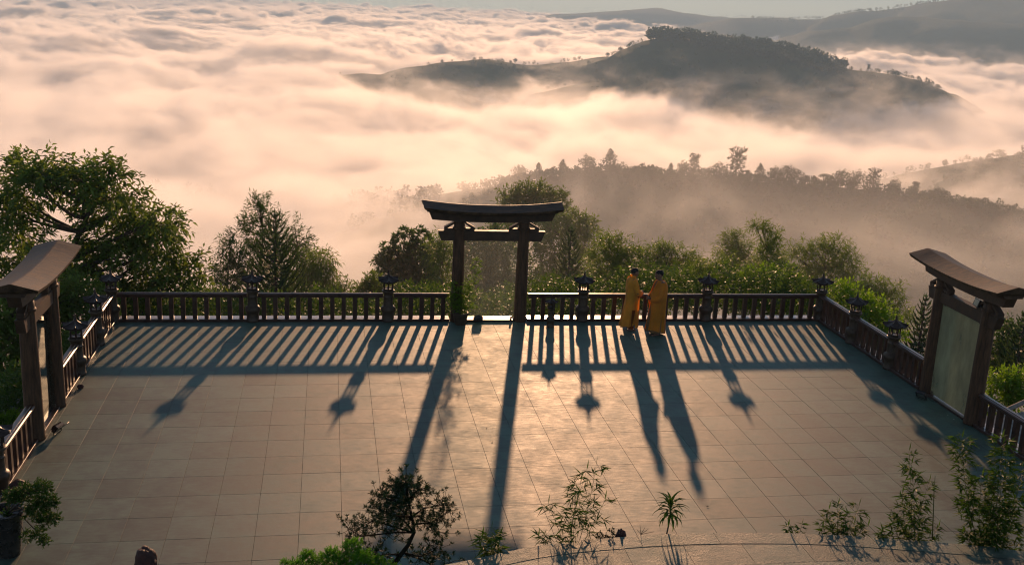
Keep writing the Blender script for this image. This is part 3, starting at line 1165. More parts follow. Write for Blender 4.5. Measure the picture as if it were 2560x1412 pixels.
def bamboo_plant(label, base, stems, leaf_len=0.16, leaf_w=0.017, mat='fgbamboo', density=1.0, spread=0.13, name='bamboo_plant', group=None, cat='plant', stem_r=0.005, culms=True):
    o = empty(name, base)
    tag(o, label, cat, group)
    bi = Vector(base)
    F = Foliage()
    T = MB()
    for (tip, bend, start) in stems:
        b0 = Vector((random.uniform(-1, 1) * 0.04, random.uniform(-1, 1) * 0.04, 0))
        pts = culm(b0, Vector(tip) - bi, Vector(bend))
        T.tube(pts, [stem_r * (1 - 0.75 * i / (len(pts) - 1)) for i in range(len(pts))], 5)
        L = sum((pts[i + 1] - pts[i]).length for i in range(len(pts) - 1))
        nb = max(5, int(L * 20 * density))
        for k in range(nb):
            t = start + (1 - start) * (k + random.random() * 0.6) / nb
            i = min(len(pts) - 2, int(t * (len(pts) - 1)))
            p = pts[i].lerp(pts[i + 1], t * (len(pts) - 1) - i)
            a = random.uniform(0, 2 * math.pi)
            d = Vector((math.cos(a), math.sin(a) * 0.7, random.uniform(0.1, 0.8))).normalized()
            ln = spread * random.uniform(0.4, 1.3) * (1.15 - 0.5 * t)
            q = p + d * ln
            T.tube([p, p + d * ln * 0.5 + Vector((0, 0, 0.01)), q], 0.0016, 3, cap=False)
            m = random.choice((4, 5, 6))
            side = d.cross(Vector((0, 0, 1))).normalized()
            dirs = []
            for j in range(m):
                w = (j - (m - 1) / 2) * 0.55 + random.gauss(0, 0.15)
                dd = d * math.cos(w) + side * math.sin(w) + Vector((0, 0, random.uniform(-0.75, 0.15)))
                dirs.append(tuple(dd))
            P = np.repeat(vec(q)[None], m, 0) - np.array(dirs) * 0.01
            F.leaves(P, np.array(dirs), rng.uniform(0.65, 1.2, m) * leaf_len, leaf_w * rng.uniform(0.8, 1.2, m), fold=0.12, wid=0.35, droop=0.12)
        F.leaves(vec(pts[-1])[None], np.array([[0.1, 0, 1.0]]), leaf_len, leaf_w)
    if culms:
        T.build('stem', LEAF['stem'], o)
    F.build('foliage', LEAF[mat], o)
    return o


# young bamboo left of the middle
b = behind_edge(1425, 1356)
Pt = lambda x, y, dy=0.0: tuple(px_at(x, y, b) + Vector((0, dy, 0)))
bamboo_plant('thin young bamboo with sparse long leaves, left of the small palm-like plant', b,
             [(Pt(1490, 1165), (0.03, 0, 0.02), 0.30), (Pt(1472, 1185, 0.1), (-0.05, 0, 0), 0.4), (Pt(1450, 1200, -.05), (-0.03, 0, 0), 0.35), (Pt(1515, 1255, 0.05), (0.02, 0, 0.06), 0.35),
              (Pt(1375, 1270, 0.1), (0, 0, 0.05), 0.4), (Pt(1345, 1345), (0, 0, 0.1), 0.5), (Pt(1440, 1270), (0, 0, 0), 0.3)], 0.15, 0.016, density=0.85, spread=0.14)
# small bamboo tuft at the left end
b = behind_edge(1232, 1384)
bamboo_plant('small tuft of broad green bamboo leaves at the left end of the landing edge', b,
             [(Pt(1205, 1345), (0, 0, 0.02), 0.5), (Pt(1250, 1350), (0, 0, 0.02), 0.5), (Pt(1228, 1330), (0, 0, 0), 0.6)], 0.17, 0.022, density=1.0, spread=0.06)
# low bush, tall bamboo and thick bamboo to the right
b = behind_edge(2105, 1336)
bamboo_plant('low spreading bamboo bush on the landing edge right of the small palm-like plant', b,
             [(Pt(2072, 1275), (0, 0, 0.03), 0.3), (Pt(2105, 1272, .1), (0, 0, 0), 0.3), (Pt(2148, 1265), (0, 0, 0.03), 0.3), (Pt(2170, 1315), (0, 0, 0.05), 0.3), (Pt(2055, 1320), (0, 0, 0.05), 0.3), (Pt(2125, 1300, -.1), (0, 0, 0), 0.2)],
             0.12, 0.017, density=1.7, spread=0.10, cat='bush', name='bamboo_bush')
b = behind_edge(1990, 1332)
bamboo_plant('tiny low green leaves poking over the landing edge left of the bamboo bush', b,
             [(Pt(1970, 1315), (0, 0, 0.02), 0.5), (Pt(2005, 1312), (0, 0, 0.02), 0.5)], 0.10, 0.022, density=1.2, spread=0.05, name='low_plant')
b = behind_edge(2290, 1350)
bamboo_plant('tall upright bamboo with narrow pointed top beside the bare thin cane', b,
             [(Pt(2272, 1128), (0.02, 0, 0), 0.15), (Pt(2290, 1170, .1), (0.03, 0, 0), 0.2), (Pt(2322, 1205), (-0.04, 0, 0), 0.3), (Pt(2250, 1230, -.05), (-0.03, 0, 0), 0.3), (Pt(2225, 1290), (-0.02, 0, 0.04), 0.4), (Pt(2345, 1320), (0.02, 0, 0.05), 0.4), (Pt(2205, 1335), (0.0, 0, 0.05), 0.5), (Pt(2300, 1280), (0, 0, 0), 0.1)],
             0.13, 0.019, density=1.25, spread=0.10)
b = behind_edge(2480, 1366)
bamboo_plant('tallest thick bamboo clump at the right edge in front of the side railing', b,
             [(Pt(2405, 1095), (-0.1, 0, 0.1), 0.35), (Pt(2505, 1095), (0.05, 0, 0), 0.2), (Pt(2520, 1120, .1), (0.0, 0, 0), 0.2), (Pt(2455, 1190), (-0.06, 0, 0), 0.2), (Pt(2555, 1170), (0.06, 0, 0), 0.3), (Pt(2432, 1250, .1), (-0.05, 0, 0), 0.2),
              (Pt(2490, 1180, -.1), (0, 0, 0), 0.1), (Pt(2540, 1260, .05), (0, 0, 0), 0.1), (Pt(2405, 1335), (0, 0, 0.06), 0.3), (Pt(2470, 1250, -.1), (0.04, 0, 0), 0.0), (Pt(2520, 1230, -.15), (-0.04, 0, 0), 0.0), (Pt(2560, 1320), (0, 0, 0), 0.1)],
             0.13, 0.019, density=2.1, spread=0.13)
# bare cane
b = behind_edge(2338, 1354)
o = empty('cane', b)
tag(o, 'bare thin upright cane between the tall bamboo and the thick clump', 'plant')
MB().tube([(0, 0, 0), tuple(px_at(2333, 1290, b) - b), tuple(px_at(2335, 1230, b) - b), tuple(px_at(2338, 1188, b) - b)], [0.007, 0.006, 0.005, 0.003], 6).build('stem', LEAF['stem'], o)

# palm-like dracaena
b = behind_edge(1664, 1335, 0.10)
o = empty('dracaena', b)
tag(o, 'small palm-like plant with a head of drooping strap leaves on a bare stem', 'plant')
head = px_at(1676, 1290, b) - b
MB().tube([(0, 0, 0), tuple(head * 0.5 + Vector((-0.015, 0, 0))), tuple(head), tuple(px_at(1677, 1255, b) - b)], [0.011, 0.010, 0.009, 0.006], 8).build('stem', M['bark'], o)
Vs, Fs = [], []
topv = px_at(1677, 1255, b) - b
for k in range(44):
    t = k / 43
    a = k * 2.399
    el = -0.15 + 1.45 * t + random.gauss(0, 0.1)
    L = random.uniform(0.20, 0.30) * (1.0 - 0.25 * abs(t - 0.5))
    root = head.lerp(topv, t)
    out = Vector((math.cos(a), math.sin(a), 0))
    side = Vector((-math.sin(a), math.cos(a), 0))
    w0 = 0.017
    st = []
    p = Vector(root)
    e = el
    for i in range(6):
        u = i / 5
        w = w0 * (0.45 + 1.2 * u) if u < 0.4 else w0 * (1 - (u - 0.4) / 0.6) * 0.95 + 0.0005
        st.append((p - side * w, p + side * w, p + Vector((0, 0, -w * 0.5))))
        p = p + (out * math.cos(e) + Vector((0, 0, math.sin(e)))) * (L / 5)
        e -= 0.30 + 0.15 * (1 - t)
    o0 = len(Vs)
    for l, r, m in st:
        Vs += [tuple(l), tuple(m), tuple(r)]
    for i in range(5):
        q = o0 + i * 3
        Fs += [(q, q + 3, q + 4, q + 1), (q + 1, q + 4, q + 5, q + 2)]
add_obj('leaves', np_mesh('leaves', np.array(Vs), np.array(Fs), LEAF['fgbamboo']), o)


def rock(name, loc, size, label, cat='rock', mat='rock', seed=0, parent=None, squash=1.0):
    bm = bmesh.new()
    bmesh.ops.create_icosphere(bm, subdivisions=4, radius=1.0)
    for v in bm.verts:
        p = v.co * 1.7 + Vector((seed * 7.1, 0, 0))
        d = 1 + 0.22 * mnoise.noise(p) + 0.11 * mnoise.noise(p * 2.7) + 0.06 * mnoise.noise(p * 7)
        v.co = v.co * d
        if v.co.z < -0.75:
            v.co.z = -0.75
    me = bpy.data.meshes.new(name)
    for v in bm.verts:
        v.co = Vector((v.co.x * size[0], v.co.y * size[1], (v.co.z + 0.75) * size[2]))
    bm.to_mesh(me)
    bm.free()
    me.polygons.foreach_set('use_smooth', [True] * len(me.polygons))
    me.materials.append(M[mat])
    o = add_obj(name, me, parent)
    o.location = loc
    if label:
        tag(o, label, cat)
    return o


b = behind_edge(1552, 1341, 0.10)
rock('rock', b, (0.085, 0.07, 0.26), 'dark red pointed rock on the landing edge between bamboo and palm-like plant', seed=1)
b = behind_edge(1515, 1345, 0.12)
bamboo_plant('clump of small dark succulent leaves left of the pointed rock', b,
             [(Pt(1500, 1330), (0, 0, 0.02), 0.5), (Pt(1530, 1322), (0, 0, 0.0), 0.6), (Pt(1515, 1335), (0, 0, 0.0), 0.6), (Pt(1505, 1340), (0, 0, 0.0), 0.6)], 0.04, 0.014, mat='podo', density=3.5, spread=0.05, name='succulent')
b = behind_edge(1600, 1338, 0.12)
o = empty('bare_twig', b)
tag(o, 'leafless little twig right of the pointed rock', 'plant')
T = MB()
for tp in ((1600, 1310), (1612, 1318), (1592, 1322), (1635, 1328), (1620, 1322)):
    T.tube([(0, 0, 0), tuple((px_at(1602, 1335, b) - b)), tuple((px_at(*tp, b) - b))], [0.005, 0.004, 0.002], 4)
T.build('stem', M['bark'], o)

# dark fir-leaved tree in the middle foreground
def px_tree_pts(pts, Y):
    return [at_y(x, y, Y) for x, y in pts]


YT = -5.9
t0 = at_y(955, 1470, YT)
tb = Vector((t0.x, YT, 0.0))
o = empty('podocarp_tree', tb)
tag(o, 'dark fir-leaved ornamental tree with a slanting trunk in the middle foreground', 'tree')
T = MB()
F = Foliage()
rel = lambda x, y, dy=0.0: at_y(x, y, YT + dy) - tb
trunk = [Vector((0, 0, 0)), rel(948, 1500), rel(962, 1440), rel(995, 1395), rel(1020, 1362), rel(1035, 1330), rel(1030, 1290), rel(1020, 1250), rel(1015, 1215)]
T.tube(trunk, [0.055, 0.045, 0.04, 0.035, 0.03, 0.026, 0.018, 0.012, 0.006], 8)
limbs = [((1035, 1330), (990, 1318), (935, 1300), (885, 1325), 0.1), ((1035, 1330), (985, 1330), (900, 1340), (865, 1315), -0.1), ((1030, 1300), (1000, 1270), (955, 1235), (935, 1240), 0.15),
         ((1030, 1290), (1060, 1270), (1095, 1262), (1115, 1250), -0.15), ((1032, 1310), (1080, 1305), (1110, 1285), (1125, 1270), 0.1), ((1005, 1380), (1050, 1390), (1085, 1375), (1100, 1350), -0.05),
         ((1005, 1380), (1060, 1400), (1095, 1420), (1138, 1400), 0.12), ((1000, 1385), (960, 1385), (930, 1395), (900, 1385), 0.0), ((1020, 1250), (1000, 1225), (985, 1215), (975, 1212), 0.1),
         ((1020, 1250), (1035, 1235), (1045, 1222), (1052, 1220), -0.1), ((1030, 1290), (990, 1290), (960, 1275), (945, 1270), -0.25), ((1030, 1290), (1050, 1290), (1080, 1320), (1095, 1330), 0.25),
         ((1018, 1240), (1018, 1220), (1016, 1208), (1014, 1202), 0.0), ((1035, 1330), (1010, 1300), (990, 1285), (970, 1300), 0.3), ((1025, 1270), (1005, 1260), (985, 1250), (965, 1250), -0.2)]
tips = []
for a, b_, c, d, dy in limbs:
    q = [rel(*a), rel(*b_, dy * 0.4), rel(*c, dy * 0.8), rel(*d, dy)]
    T.tube(q, [0.015, 0.011, 0.007, 0.004], 5)
    for k in range(50):
        t = random.uniform(0.1, 1.0) ** 0.8
        i = min(2, int(t * 3))
        p = q[i].lerp(q[i + 1], t * 3 - i)
        e = p + Vector((random.gauss(0, 0.085), random.gauss(0, 0.10), random.gauss(0.01, 0.07)))
        T.tube([p, e], 0.003, 3, cap=False)
        tips.append((p, e))
ti = np.array([tuple(e) for p, e in tips])
ax = np.array([tuple((e - p).normalized() + Vector((0, 0, 0.6))) for p, e in tips])
F.sprigs(ti - unit(ax) * 0.02, ax, 0.035, 15, 0.058, 0.0105, spread=0.8, jit=0.25, droop=0.0, rosette=True)
F.sprigs(ti - unit(ax) * 0.03, ax, 0.05, 10, 0.050, 0.010, spread=0.9, jit=0.25, droop=0.0)
T.build('trunk', M['dark_bark'], o)
F.build('crown', LEAF['podo'], o)
box_pl = MB().box((tb.x - 0.4, YT - 0.4, 0.0), (tb.x + 0.4, YT + 0.4, 0.35), 0.02)
tag(box_pl.build('planter', M['wall']), 'low stone planter under the fir-leaved tree, below the picture', 'planter')

# bright green juniper in front of it
YJ = -6.6
tb = at_y(830, 1500, YJ)
tb = Vector((tb.x, YJ, 0.0))
o = empty('juniper_bush', tb)
tag(o, 'bright green juniper bush at the bottom edge left of the dark fir-leaved tree', 'bush')
rel = lambda x, y, dy=0.0: at_y(x, y, YJ + dy) - tb
T = MB()
F = Foliage()
T.tube([Vector((0, 0, 0)), rel(840, 1480), rel(850, 1430)], [0.04, 0.03, 0.02], 6)
P, A = [], []
for (lx, ly, r, cnt) in ((880, 1375, 0.14, 260), (830, 1395, 0.13, 230), (770, 1398, 0.11, 170), (905, 1405, 0.16, 260), (740, 1418, 0.10, 120), (850, 1425, 0.22, 330), (945, 1415, 0.12, 150), (710, 1412, 0.05, 40), (800, 1415, 0.16, 200), (975, 1425, 0.10, 80)):
    c = rel(lx, ly, random.uniform(-0.1, 0.1))
    for k in range(cnt):
        d = Vector((random.gauss(0, 1), random.gauss(0, 1), random.gauss(0.4, 1))).normalized()
        p = c + d * r * random.uniform(0.35, 1.0) * (1 + 0.35 * mnoise.noise(d * 2.3 + c * 3))
        P.append(tuple(p)); A.append(tuple(d + Vector((0, 0, 0.5))))
    T.tube([rel(850, 1440), c], 0.008, 4)
P, A = np.array(P), np.array(A)
F.sprigs(P, A, 0.045, 12, 0.021, 0.0085, spread=0.9, jit=0.35, droop=-0.1)
F.sprigs(P + 0.008, A, 0.03, 9, 0.018, 0.008, spread=0.9, jit=0.5, droop=-0.1)
T.build('trunk', M['bark'], o)
F.build('foliage', LEAF['juniper'], o)

# ------------------------------------------------------------------ things at the lower left
pc = at_z(28, 1385, 0.0)
pot_c = Vector((pc.x - 0.03, pc.y + 0.02, 0))
o = empty('potted_shrub', pot_c)
tag(o, 'tall black glazed pot with a trailing small-leaved shrub in the lower left corner', 'potted plant')
MB().lathe([(0.16, 0.0), (0.165, 0.03), (0.215, 0.45), (0.245, 0.68), (0.262, 0.70), (0.262, 0.735), (0.240, 0.735), (0.232, 0.68)], n=36, cap=False).lathe([(0.0, 0.66), (0.236, 0.66)], n=36, cap=False).build('pot', M['pot'], o)
F = Foliage()
T = MB()
P, A = [], []
rel = lambda x, y, dy=0.0: at_y(x, y, pot_c.y + dy) - pot_c
for (lx, ly, r, cnt, dy) in ((60, 1235, 0.17, 200, 0.05), (28, 1240, 0.10, 80, 0), (105, 1222, 0.13, 130, 0.0), (125, 1255, 0.12, 120, -0.05), (95, 1270, 0.14, 130, -0.1), (110, 1300, 0.11, 90, -0.12), (135, 1295, 0.10, 70, -0.1), (100, 1335, 0.10, 60, -0.15), (112, 1350, 0.06, 35, -0.15), (68, 1340, 0.07, 35, -0.15), (15, 1285, 0.09, 50, 0.0), (75, 1285, 0.09, 50, -0.1)):
    c = rel(lx, ly, dy)
    T.tube([Vector((0, 0, 0.66)), Vector((0.02, 0, 0.9)).lerp(c, 0.4), c], [0.012, 0.008, 0.004], 5)
    for k in range(cnt):
        d = Vector((random.gauss(0, 1), random.gauss(0, 1), random.gauss(0.2, 0.8))).normalized()
        p = c + d * r * random.uniform(0.2, 1.0)
        P.append(tuple(p)); A.append(tuple(d + Vector((0, 0, 0.2))))
F.sprigs(np.array(P), np.array(A), 0.06, 14, 0.030, 0.018, spread=0.9, jit=0.5, droop=0.1)
T.build('stem', M['bark'], o)
F.build('foliage', mat_leaf('box_leaf', (0.03, 0.085, 0.010), trans=0.25, scale=7, spec=0.15, rough=0.55), o)
# stem column beside the pot
pp = at_z(62, 1230, 0.0)
rock('rock', Vector((pp.x - 0.02, pp.y - 0.25, 0.0)), (0.17, 0.15, 0.20), 'rounded red-brown lava rock behind the potted shrub', seed=4)
# rounded carved stone standing below the picture, its top showing
pf = at_y(363, 1372, -5.6)
o = empty('carved_stone', (pf.x, -5.6, 0))
tag(o, 'dark rounded top of a carved stone rising into the bottom edge left of centre', 'stone')
hgt = pf.z
MB().lathe([(0.20, 0), (0.21, 0.1), (0.17, 0.15), (0.16, hgt - 0.42), (0.19, hgt - 0.36)], n=20).build('pedestal', M['wall'], o)
rock('carved_top', (0, 0, hgt - 0.39), (0.145, 0.14, 0.235), None, seed=8, parent=o)

# stray things on the floor
sx = at_z(201, 970, 0.0)
rock('pebble', (sx.x, sx.y, 0), (0.07, 0.05, 0.05), 'small dark stone on the tiles by the left railing', seed=3)
spots = [(1217, 1069), (1230, 1102), (2050, 900), (856, 1314), (1765, 1265), (1875, 864), (2290, 1362)]
labs = ['tiny dry leaf on the sunlit tiles in front of the middle gate', 'tiny dry leaf on the tiles between the gate shadows', 'dry leaf by the far right corner lantern', 'dry leaf speck on the tiles left of the fir-leaved tree',
        'dry leaf on the tiles right of the palm-like plant', 'dry leaf among the railing shadows right of the monks', 'dry leaf near the tall bamboo']
for (x, y), lb in zip(spots, labs):
    p = at_z(x, y, 0.0)
    if y > 1335:
        continue
    F = Foliage()
    F.leaves(np.array([[0, 0, 0.006]]), np.array([[math.cos(x), math.sin(x), 0.1]]), 0.055, 0.03)
    f = F.build('dry_leaf', M['dead'])
    f.location = (p.x, p.y, 0)
    tag(f, lb, 'leaf', 'dry leaves on the tiles')
for (x, y), lb in (((2367, 1038), 'pale fallen petal on the dark tiles before the right gate, the farther one'), ((2382, 1049), 'pale fallen petal on the dark tiles before the right gate, the nearer one')):
    p = at_z(x, y, 0.0)
    F = Foliage()
    F.leaves(np.array([[0, 0, 0.006]]), np.array([[1, 0.2, 0.05]]), 0.06, 0.03)
    f = F.build('petal', M['paper'])
    f.location = (p.x, p.y, 0)
    tag(f, lb, 'petal', 'pale petals on the tiles')

# potted bamboo against the middle gate's left post
pb = Vector((6.02, 8.27, 0))
o = bamboo_plant('potted bamboo climbing in front of the left post of the middle gate', pb + Vector((0, 0, 0.28)),
                 [(tuple(pb + Vector((0.38, 0.0, 1.78))), (0.1, 0, 0), 0.25), (tuple(pb + Vector((0.20, -0.05, 1.30))), (0.05, 0, 0), 0.1), (tuple(pb + Vector((-0.22, 0, 1.15))), (-0.05, 0, 0), 0.1), (tuple(pb + Vector((-0.1, 0.0, 1.0))), (0, 0, 0), 0.0),
                  (tuple(pb + Vector((0.1, -0.1, 1.1))), (0, 0, 0), 0.0), (tuple(pb + Vector((-0.3, -0.05, 0.75))), (0, 0, 0.1), 0.1), (tuple(pb + Vector((0.33, -0.1, 0.45))), (0, 0, 0.1), 0.2), (tuple(pb + Vector((0.0, -0.15, 0.8))), (0, 0, 0), 0.0), (tuple(pb + Vector((-0.15, -0.15, 0.6))), (0, 0, 0), 0.0)],
                 0.12, 0.020, density=2.8, spread=0.14, mat='fresh', name='potted_bamboo', cat='potted plant')
MB().lathe([(0.15, -0.28), (0.155, -0.25), (0.20, 0.0), (0.215, 0.02), (0.215, 0.05), (0.19, 0.05)], n=24, cap=False).lathe([(0.0, 0.02), (0.195, 0.02)], n=24, cap=False).build('pot', M['column'], o)


# ------------------------------------------------------------------ the two monks
def capsule(bm, a, b, ra, rb, n=12, flat=1.0):
    """Tapered round limb with domed ends."""
    a, b = Vector(a), Vector(b)
    t = (b - a)
    L = t.length
    t = t.normalized() if L > 1e-6 else Vector((0, 0, 1))
    u = t.orthogonal().normalized()
    v = t.cross(u)
    rings = []
    for k in range(-3, 1):
        e = k / 3 * math.pi / 2
        rings.append((a + t * ra * math.sin(e), ra * math.cos(e)))
    for k in range(0, 4):
        e = k / 3 * math.pi / 2
        rings.append((b + t * rb * math.sin(e), rb * math.cos(e)))
    vs = []
    for c, r in rings:
        r = max(r, 1e-4)
        vs.append([bm.verts.new(c + (u * math.cos(2 * math.pi * i / n) + v * math.sin(2 * math.pi * i / n)) * r) for i in range(n)])
    for l in range(len(vs) - 1):
        for i in range(n):
            j = (i + 1) % n
            bm.faces.new((vs[l][i], vs[l][j], vs[l + 1][j], vs[l + 1][i]))
    bm.faces.new(vs[0][::-1])
    bm.faces.new(vs[-1])


def ball(bm, c, r, sc=(1, 1, 1), rot=None):
    m = Matrix.Translation(Vector(c)) @ (rot.to_4x4() if rot else Matrix.Identity(4)) @ Matrix.Diagonal((r * sc[0], r * sc[1], r * sc[2], 1))
    bmesh.ops.create_icosphere(bm, subdivisions=3, radius=1.0, matrix=m)


M['skin'] = mat_simple('brown_skin', (0.17, 0.085, 0.055), 0.5, 0.15, 20, 0.1, 0.001, 0.4)
M['hair'] = mat_simple('cropped_black_hair', (0.010, 0.009, 0.009), 0.7, 0.4, 120, 0.6, 0.002, 0.3)


def mat_robe(name, base, rough=0.8):
    s = NT(name)
    p = s.obj()
    n1 = s.noise(p, 3.0, 4, 0.6)
    wv = s.noise(s.vmul(p, (260, 260, 200)), 1.0, 2, 0.5)
    c = s.ramp(n1, [(0.3, tuple(x * 0.75 for x in base)), (0.7, base)])
    nm = s.bump(s.math('MULTIPLY_ADD', wv, 0.3, s.noise(s.vmul(p, (18, 18, 4)), 1.0, 4, 0.6)), 0.35, 0.006)
    b = s.pbr(c, rough, nm, 0.25, Sheen_Weight=0.25)
    tr = s.n('BsdfTranslucent')
    s.set(tr.inputs['Color'], s.mix(1.0, c, (1.0, 0.95, 0.8), 'MULTIPLY'))
    mx = s.n('MixShader')
    mx.inputs[0].default_value = 0.62
    s.t.links.new(b.outputs[0], mx.inputs[1])
    s.t.links.new(tr.outputs[0], mx.inputs[2])
    return s.done(mx.outputs[0])


M['robe_a'] = mat_robe('yellow_orange_robe', (1.0, 0.56, 0.08))
M['robe_b'] = mat_robe('brown_orange_robe', (0.95, 0.43, 0.055))
M['robe_c'] = mat_robe('faded_inner_robe', (0.45, 0.27, 0.12))
M['robe_dark'] = mat_robe('rust_trousers', (0.36, 0.12, 0.02))


def body(parent, H, head_turn=0.0, head_nod=0.0, hands=((0.27, 0.035, 1.02), (0.28, -0.03, 1.04)), feet=((0.03, 0.10), (-0.03, -0.10)), elbow=(0.05, 0.27, 1.10), ear=True):
    """Facing +X. One continuous surface: capsules and balls fused by a voxel remesh."""
    k = H / 1.72
    bm = bmesh.new()
    q = lambda x, y, z: (x * k, y * k, z * k)
    # legs and feet
    for sgn, (fx, fy) in zip((1, -1), feet):
        capsule(bm, q(0, 0.095 * sgn, 0.90), q(fx + 0.02, fy * 0.95, 0.50), 0.088 * k, 0.058 * k)
        capsule(bm, q(fx + 0.02, fy * 0.95, 0.50), q(fx - 0.01, fy, 0.09), 0.058 * k, 0.036 * k)
        capsule(bm, q(fx - 0.035, fy, 0.035), q(fx + 0.11, fy * 1.1, 0.025), 0.033 * k, 0.026 * k)
        capsule(bm, q(fx + 0.08, fy * 1.1 - 0.012, 0.022), q(fx + 0.15, fy * 1.12 - 0.016, 0.018), 0.024 * k, 0.016 * k)
        capsule(bm, q(fx + 0.08, fy * 1.1 + 0.018, 0.022), q(fx + 0.135, fy * 1.12 + 0.026, 0.016), 0.022 * k, 0.014 * k)
    # torso and neck
    capsule(bm, q(0, 0.05, 0.93), q(0, -0.05, 0.93), 0.125 * k, 0.125 * k)
    capsule(bm, q(0, 0, 0.95), q(0.0, 0, 1.22), 0.12 * k, 0.125 * k)
    capsule(bm, q(-0.01, 0.08, 1.27), q(-0.01, -0.08, 1.27), 0.115 * k, 0.115 * k)
    capsule(bm, q(-0.015, 0.14, 1.385), q(-0.015, -0.14, 1.385), 0.062 * k, 0.062 * k)
    capsule(bm, q(-0.01, 0, 1.38), q(0.025, 0, 1.52), 0.062 * k, 0.052 * k)
    # arms
    for sgn, hd in zip((1, -1), hands):
        sh = q(-0.015, 0.185 * sgn, 1.375)
        el = q(elbow[0], elbow[1] * sgn, elbow[2])
        wr = Vector(q(*hd)) + Vector((-0.05 * k, 0.03 * sgn, 0.0))
        capsule(bm, sh, el, 0.052 * k, 0.042 * k)
        capsule(bm, el, wr, 0.041 * k, 0.027 * k)
        hv = Vector(q(*hd))
        capsule(bm, wr, hv, 0.026 * k, 0.034 * k)
        # four fingers curled inward over the other hand, thumb from the side of the palm
        for f in range(4):
            zz = 0.030 - 0.020 * f
            ln = (0.062, 0.070, 0.066, 0.052)[f]
            p0 = hv + Vector((0.012, 0, zz * k))
            p1 = p0 + Vector((0.030, -0.022 * sgn, -0.004)) * k * (ln / 0.066)
            p2 = p1 + Vector((0.008, -0.034 * sgn, -0.006)) * k * (ln / 0.066)
            capsule(bm, p0, p1, 0.0100 * k, 0.0095 * k, 8)
            capsule(bm, p1, p2, 0.0095 * k, 0.0080 * k, 8)
        capsule(bm, hv + Vector((-0.015, 0, 0.022 * k)), hv + Vector((0.022, -0.018 * sgn, 0.050)) * k, 0.012 * k, 0.009 * k, 8)
    # head, built in its own frame
    hb = bmesh.new()
    ball(hb, (0.0, 0, 0.115), 0.088, (1.08, 0.86, 1.08))
    ball(hb, (0.030, 0, 0.060), 0.060, (1.0, 0.88, 1.05))
    capsule(hb, (0.045, 0, 0.025), (0.066, 0, 0.008), 0.034, 0.022)
    ball(hb, (0.088, 0, 0.018), 0.014, (0.9, 1.3, 1))
    capsule(hb, (0.082, 0, 0.108), (0.108, 0, 0.062), 0.009, 0.014)
    for sg in (1, -1):
        ball(hb, (0.098, 0.012 * sg, 0.060), 0.008)
        capsule(hb, (0.076, 0.012 * sg, 0.112), (0.066, 0.046 * sg, 0.106), 0.012, 0.010)
        ball(hb, (0.066, 0.036 * sg, 0.070), 0.020, (0.8, 1, 0.8))
        capsule(hb, (0.091, 0.0, 0.038), (0.084, 0.020 * sg, 0.036), 0.009, 0.006)
        capsule(hb, (0.091, 0.0, 0.028), (0.083, 0.018 * sg, 0.028), 0.009, 0.006)
        ball(hb, (-0.002, 0.078 * sg, 0.080), 0.030, (0.55, 0.32, 1.05))
    bmesh.ops.scale(hb, vec=(1.12 * k, 1.12 * k, 1.12 * k), verts=hb.verts)
    mt = Matrix.Translation(Vector(q(0.025, 0, 1.485))) @ Matrix.Rotation(head_turn, 4, 'Z') @ Matrix.Rotation(head_nod, 4, 'Y')
    bmesh.ops.transform(hb, matrix=mt, verts=hb.verts)
    tmp = bpy.data.meshes.new('tmp')
    hb.to_mesh(tmp)
    bm.from_mesh(tmp)
    me = bpy.data.meshes.new('body')
    bm.to_mesh(me)
    bm.free()
    hb.free()
    me.materials.append(M['skin'])
    o = add_obj('body', me, parent)
    md = o.modifiers.new('fuse', 'REMESH')
    md.mode = 'VOXEL'
    md.voxel_size = 0.0062
    md.use_smooth_shade = True
    sm = o.modifiers.new('smooth', 'CORRECTIVE_SMOOTH')
    sm.iterations = 3
    sm.use_only_smooth = True
    # hair: a close cap over the skull
    bm = bmesh.new()
    bmesh.ops.create_icosphere(bm, subdivisions=4, radius=1.0)
    dead = []
    for v in bm.verts:
        c = v.co
        lim = -0.30 + 0.62 * max(0, c.x + 0.15) + (0.25 if abs(c.y) > 0.85 and -0.2 < c.x < 0.3 else 0)
        if c.z < lim:
            dead.append(v)
            continue
        r = 0.092 + 0.0025 * mnoise.noise(c * 9)
        v.co = Vector((c.x * r * 1.08 - 0.002, c.y * r * 0.865, c.z * r * 1.08 + 0.116))
    bmesh.ops.delete(bm, geom=dead, context='VERTS')
    bmesh.ops.scale(bm, vec=(1.12 * k, 1.12 * k, 1.12 * k), verts=bm.verts)
    bmesh.ops.transform(bm, matrix=mt, verts=bm.verts)
    me = bpy.data.meshes.new('hair')
    bm.to_mesh(me)
    bm.free()
    me.materials.append(M['hair'])
    me.polygons.foreach_set('use_smooth', [True] * len(me.polygons))
    hr = add_obj('hair', me, parent)
    so = hr.modifiers.new('thick', 'SOLIDIFY')
    so.thickness = 0.005
    return o


def cloth(name, rings, mat, parent, closed=True, thick=0.005):
    b = MB()
    b.loft(rings, closed=closed, cap=False, smooth=True)
    o = b.build(name, M[mat], parent)
    so = o.modifiers.new('thick', 'SOLIDIFY')
    so.thickness = thick
    sb = o.modifiers.new('round', 'SUBSURF')
    sb.levels = 1
    sb.render_levels = 1
    return o


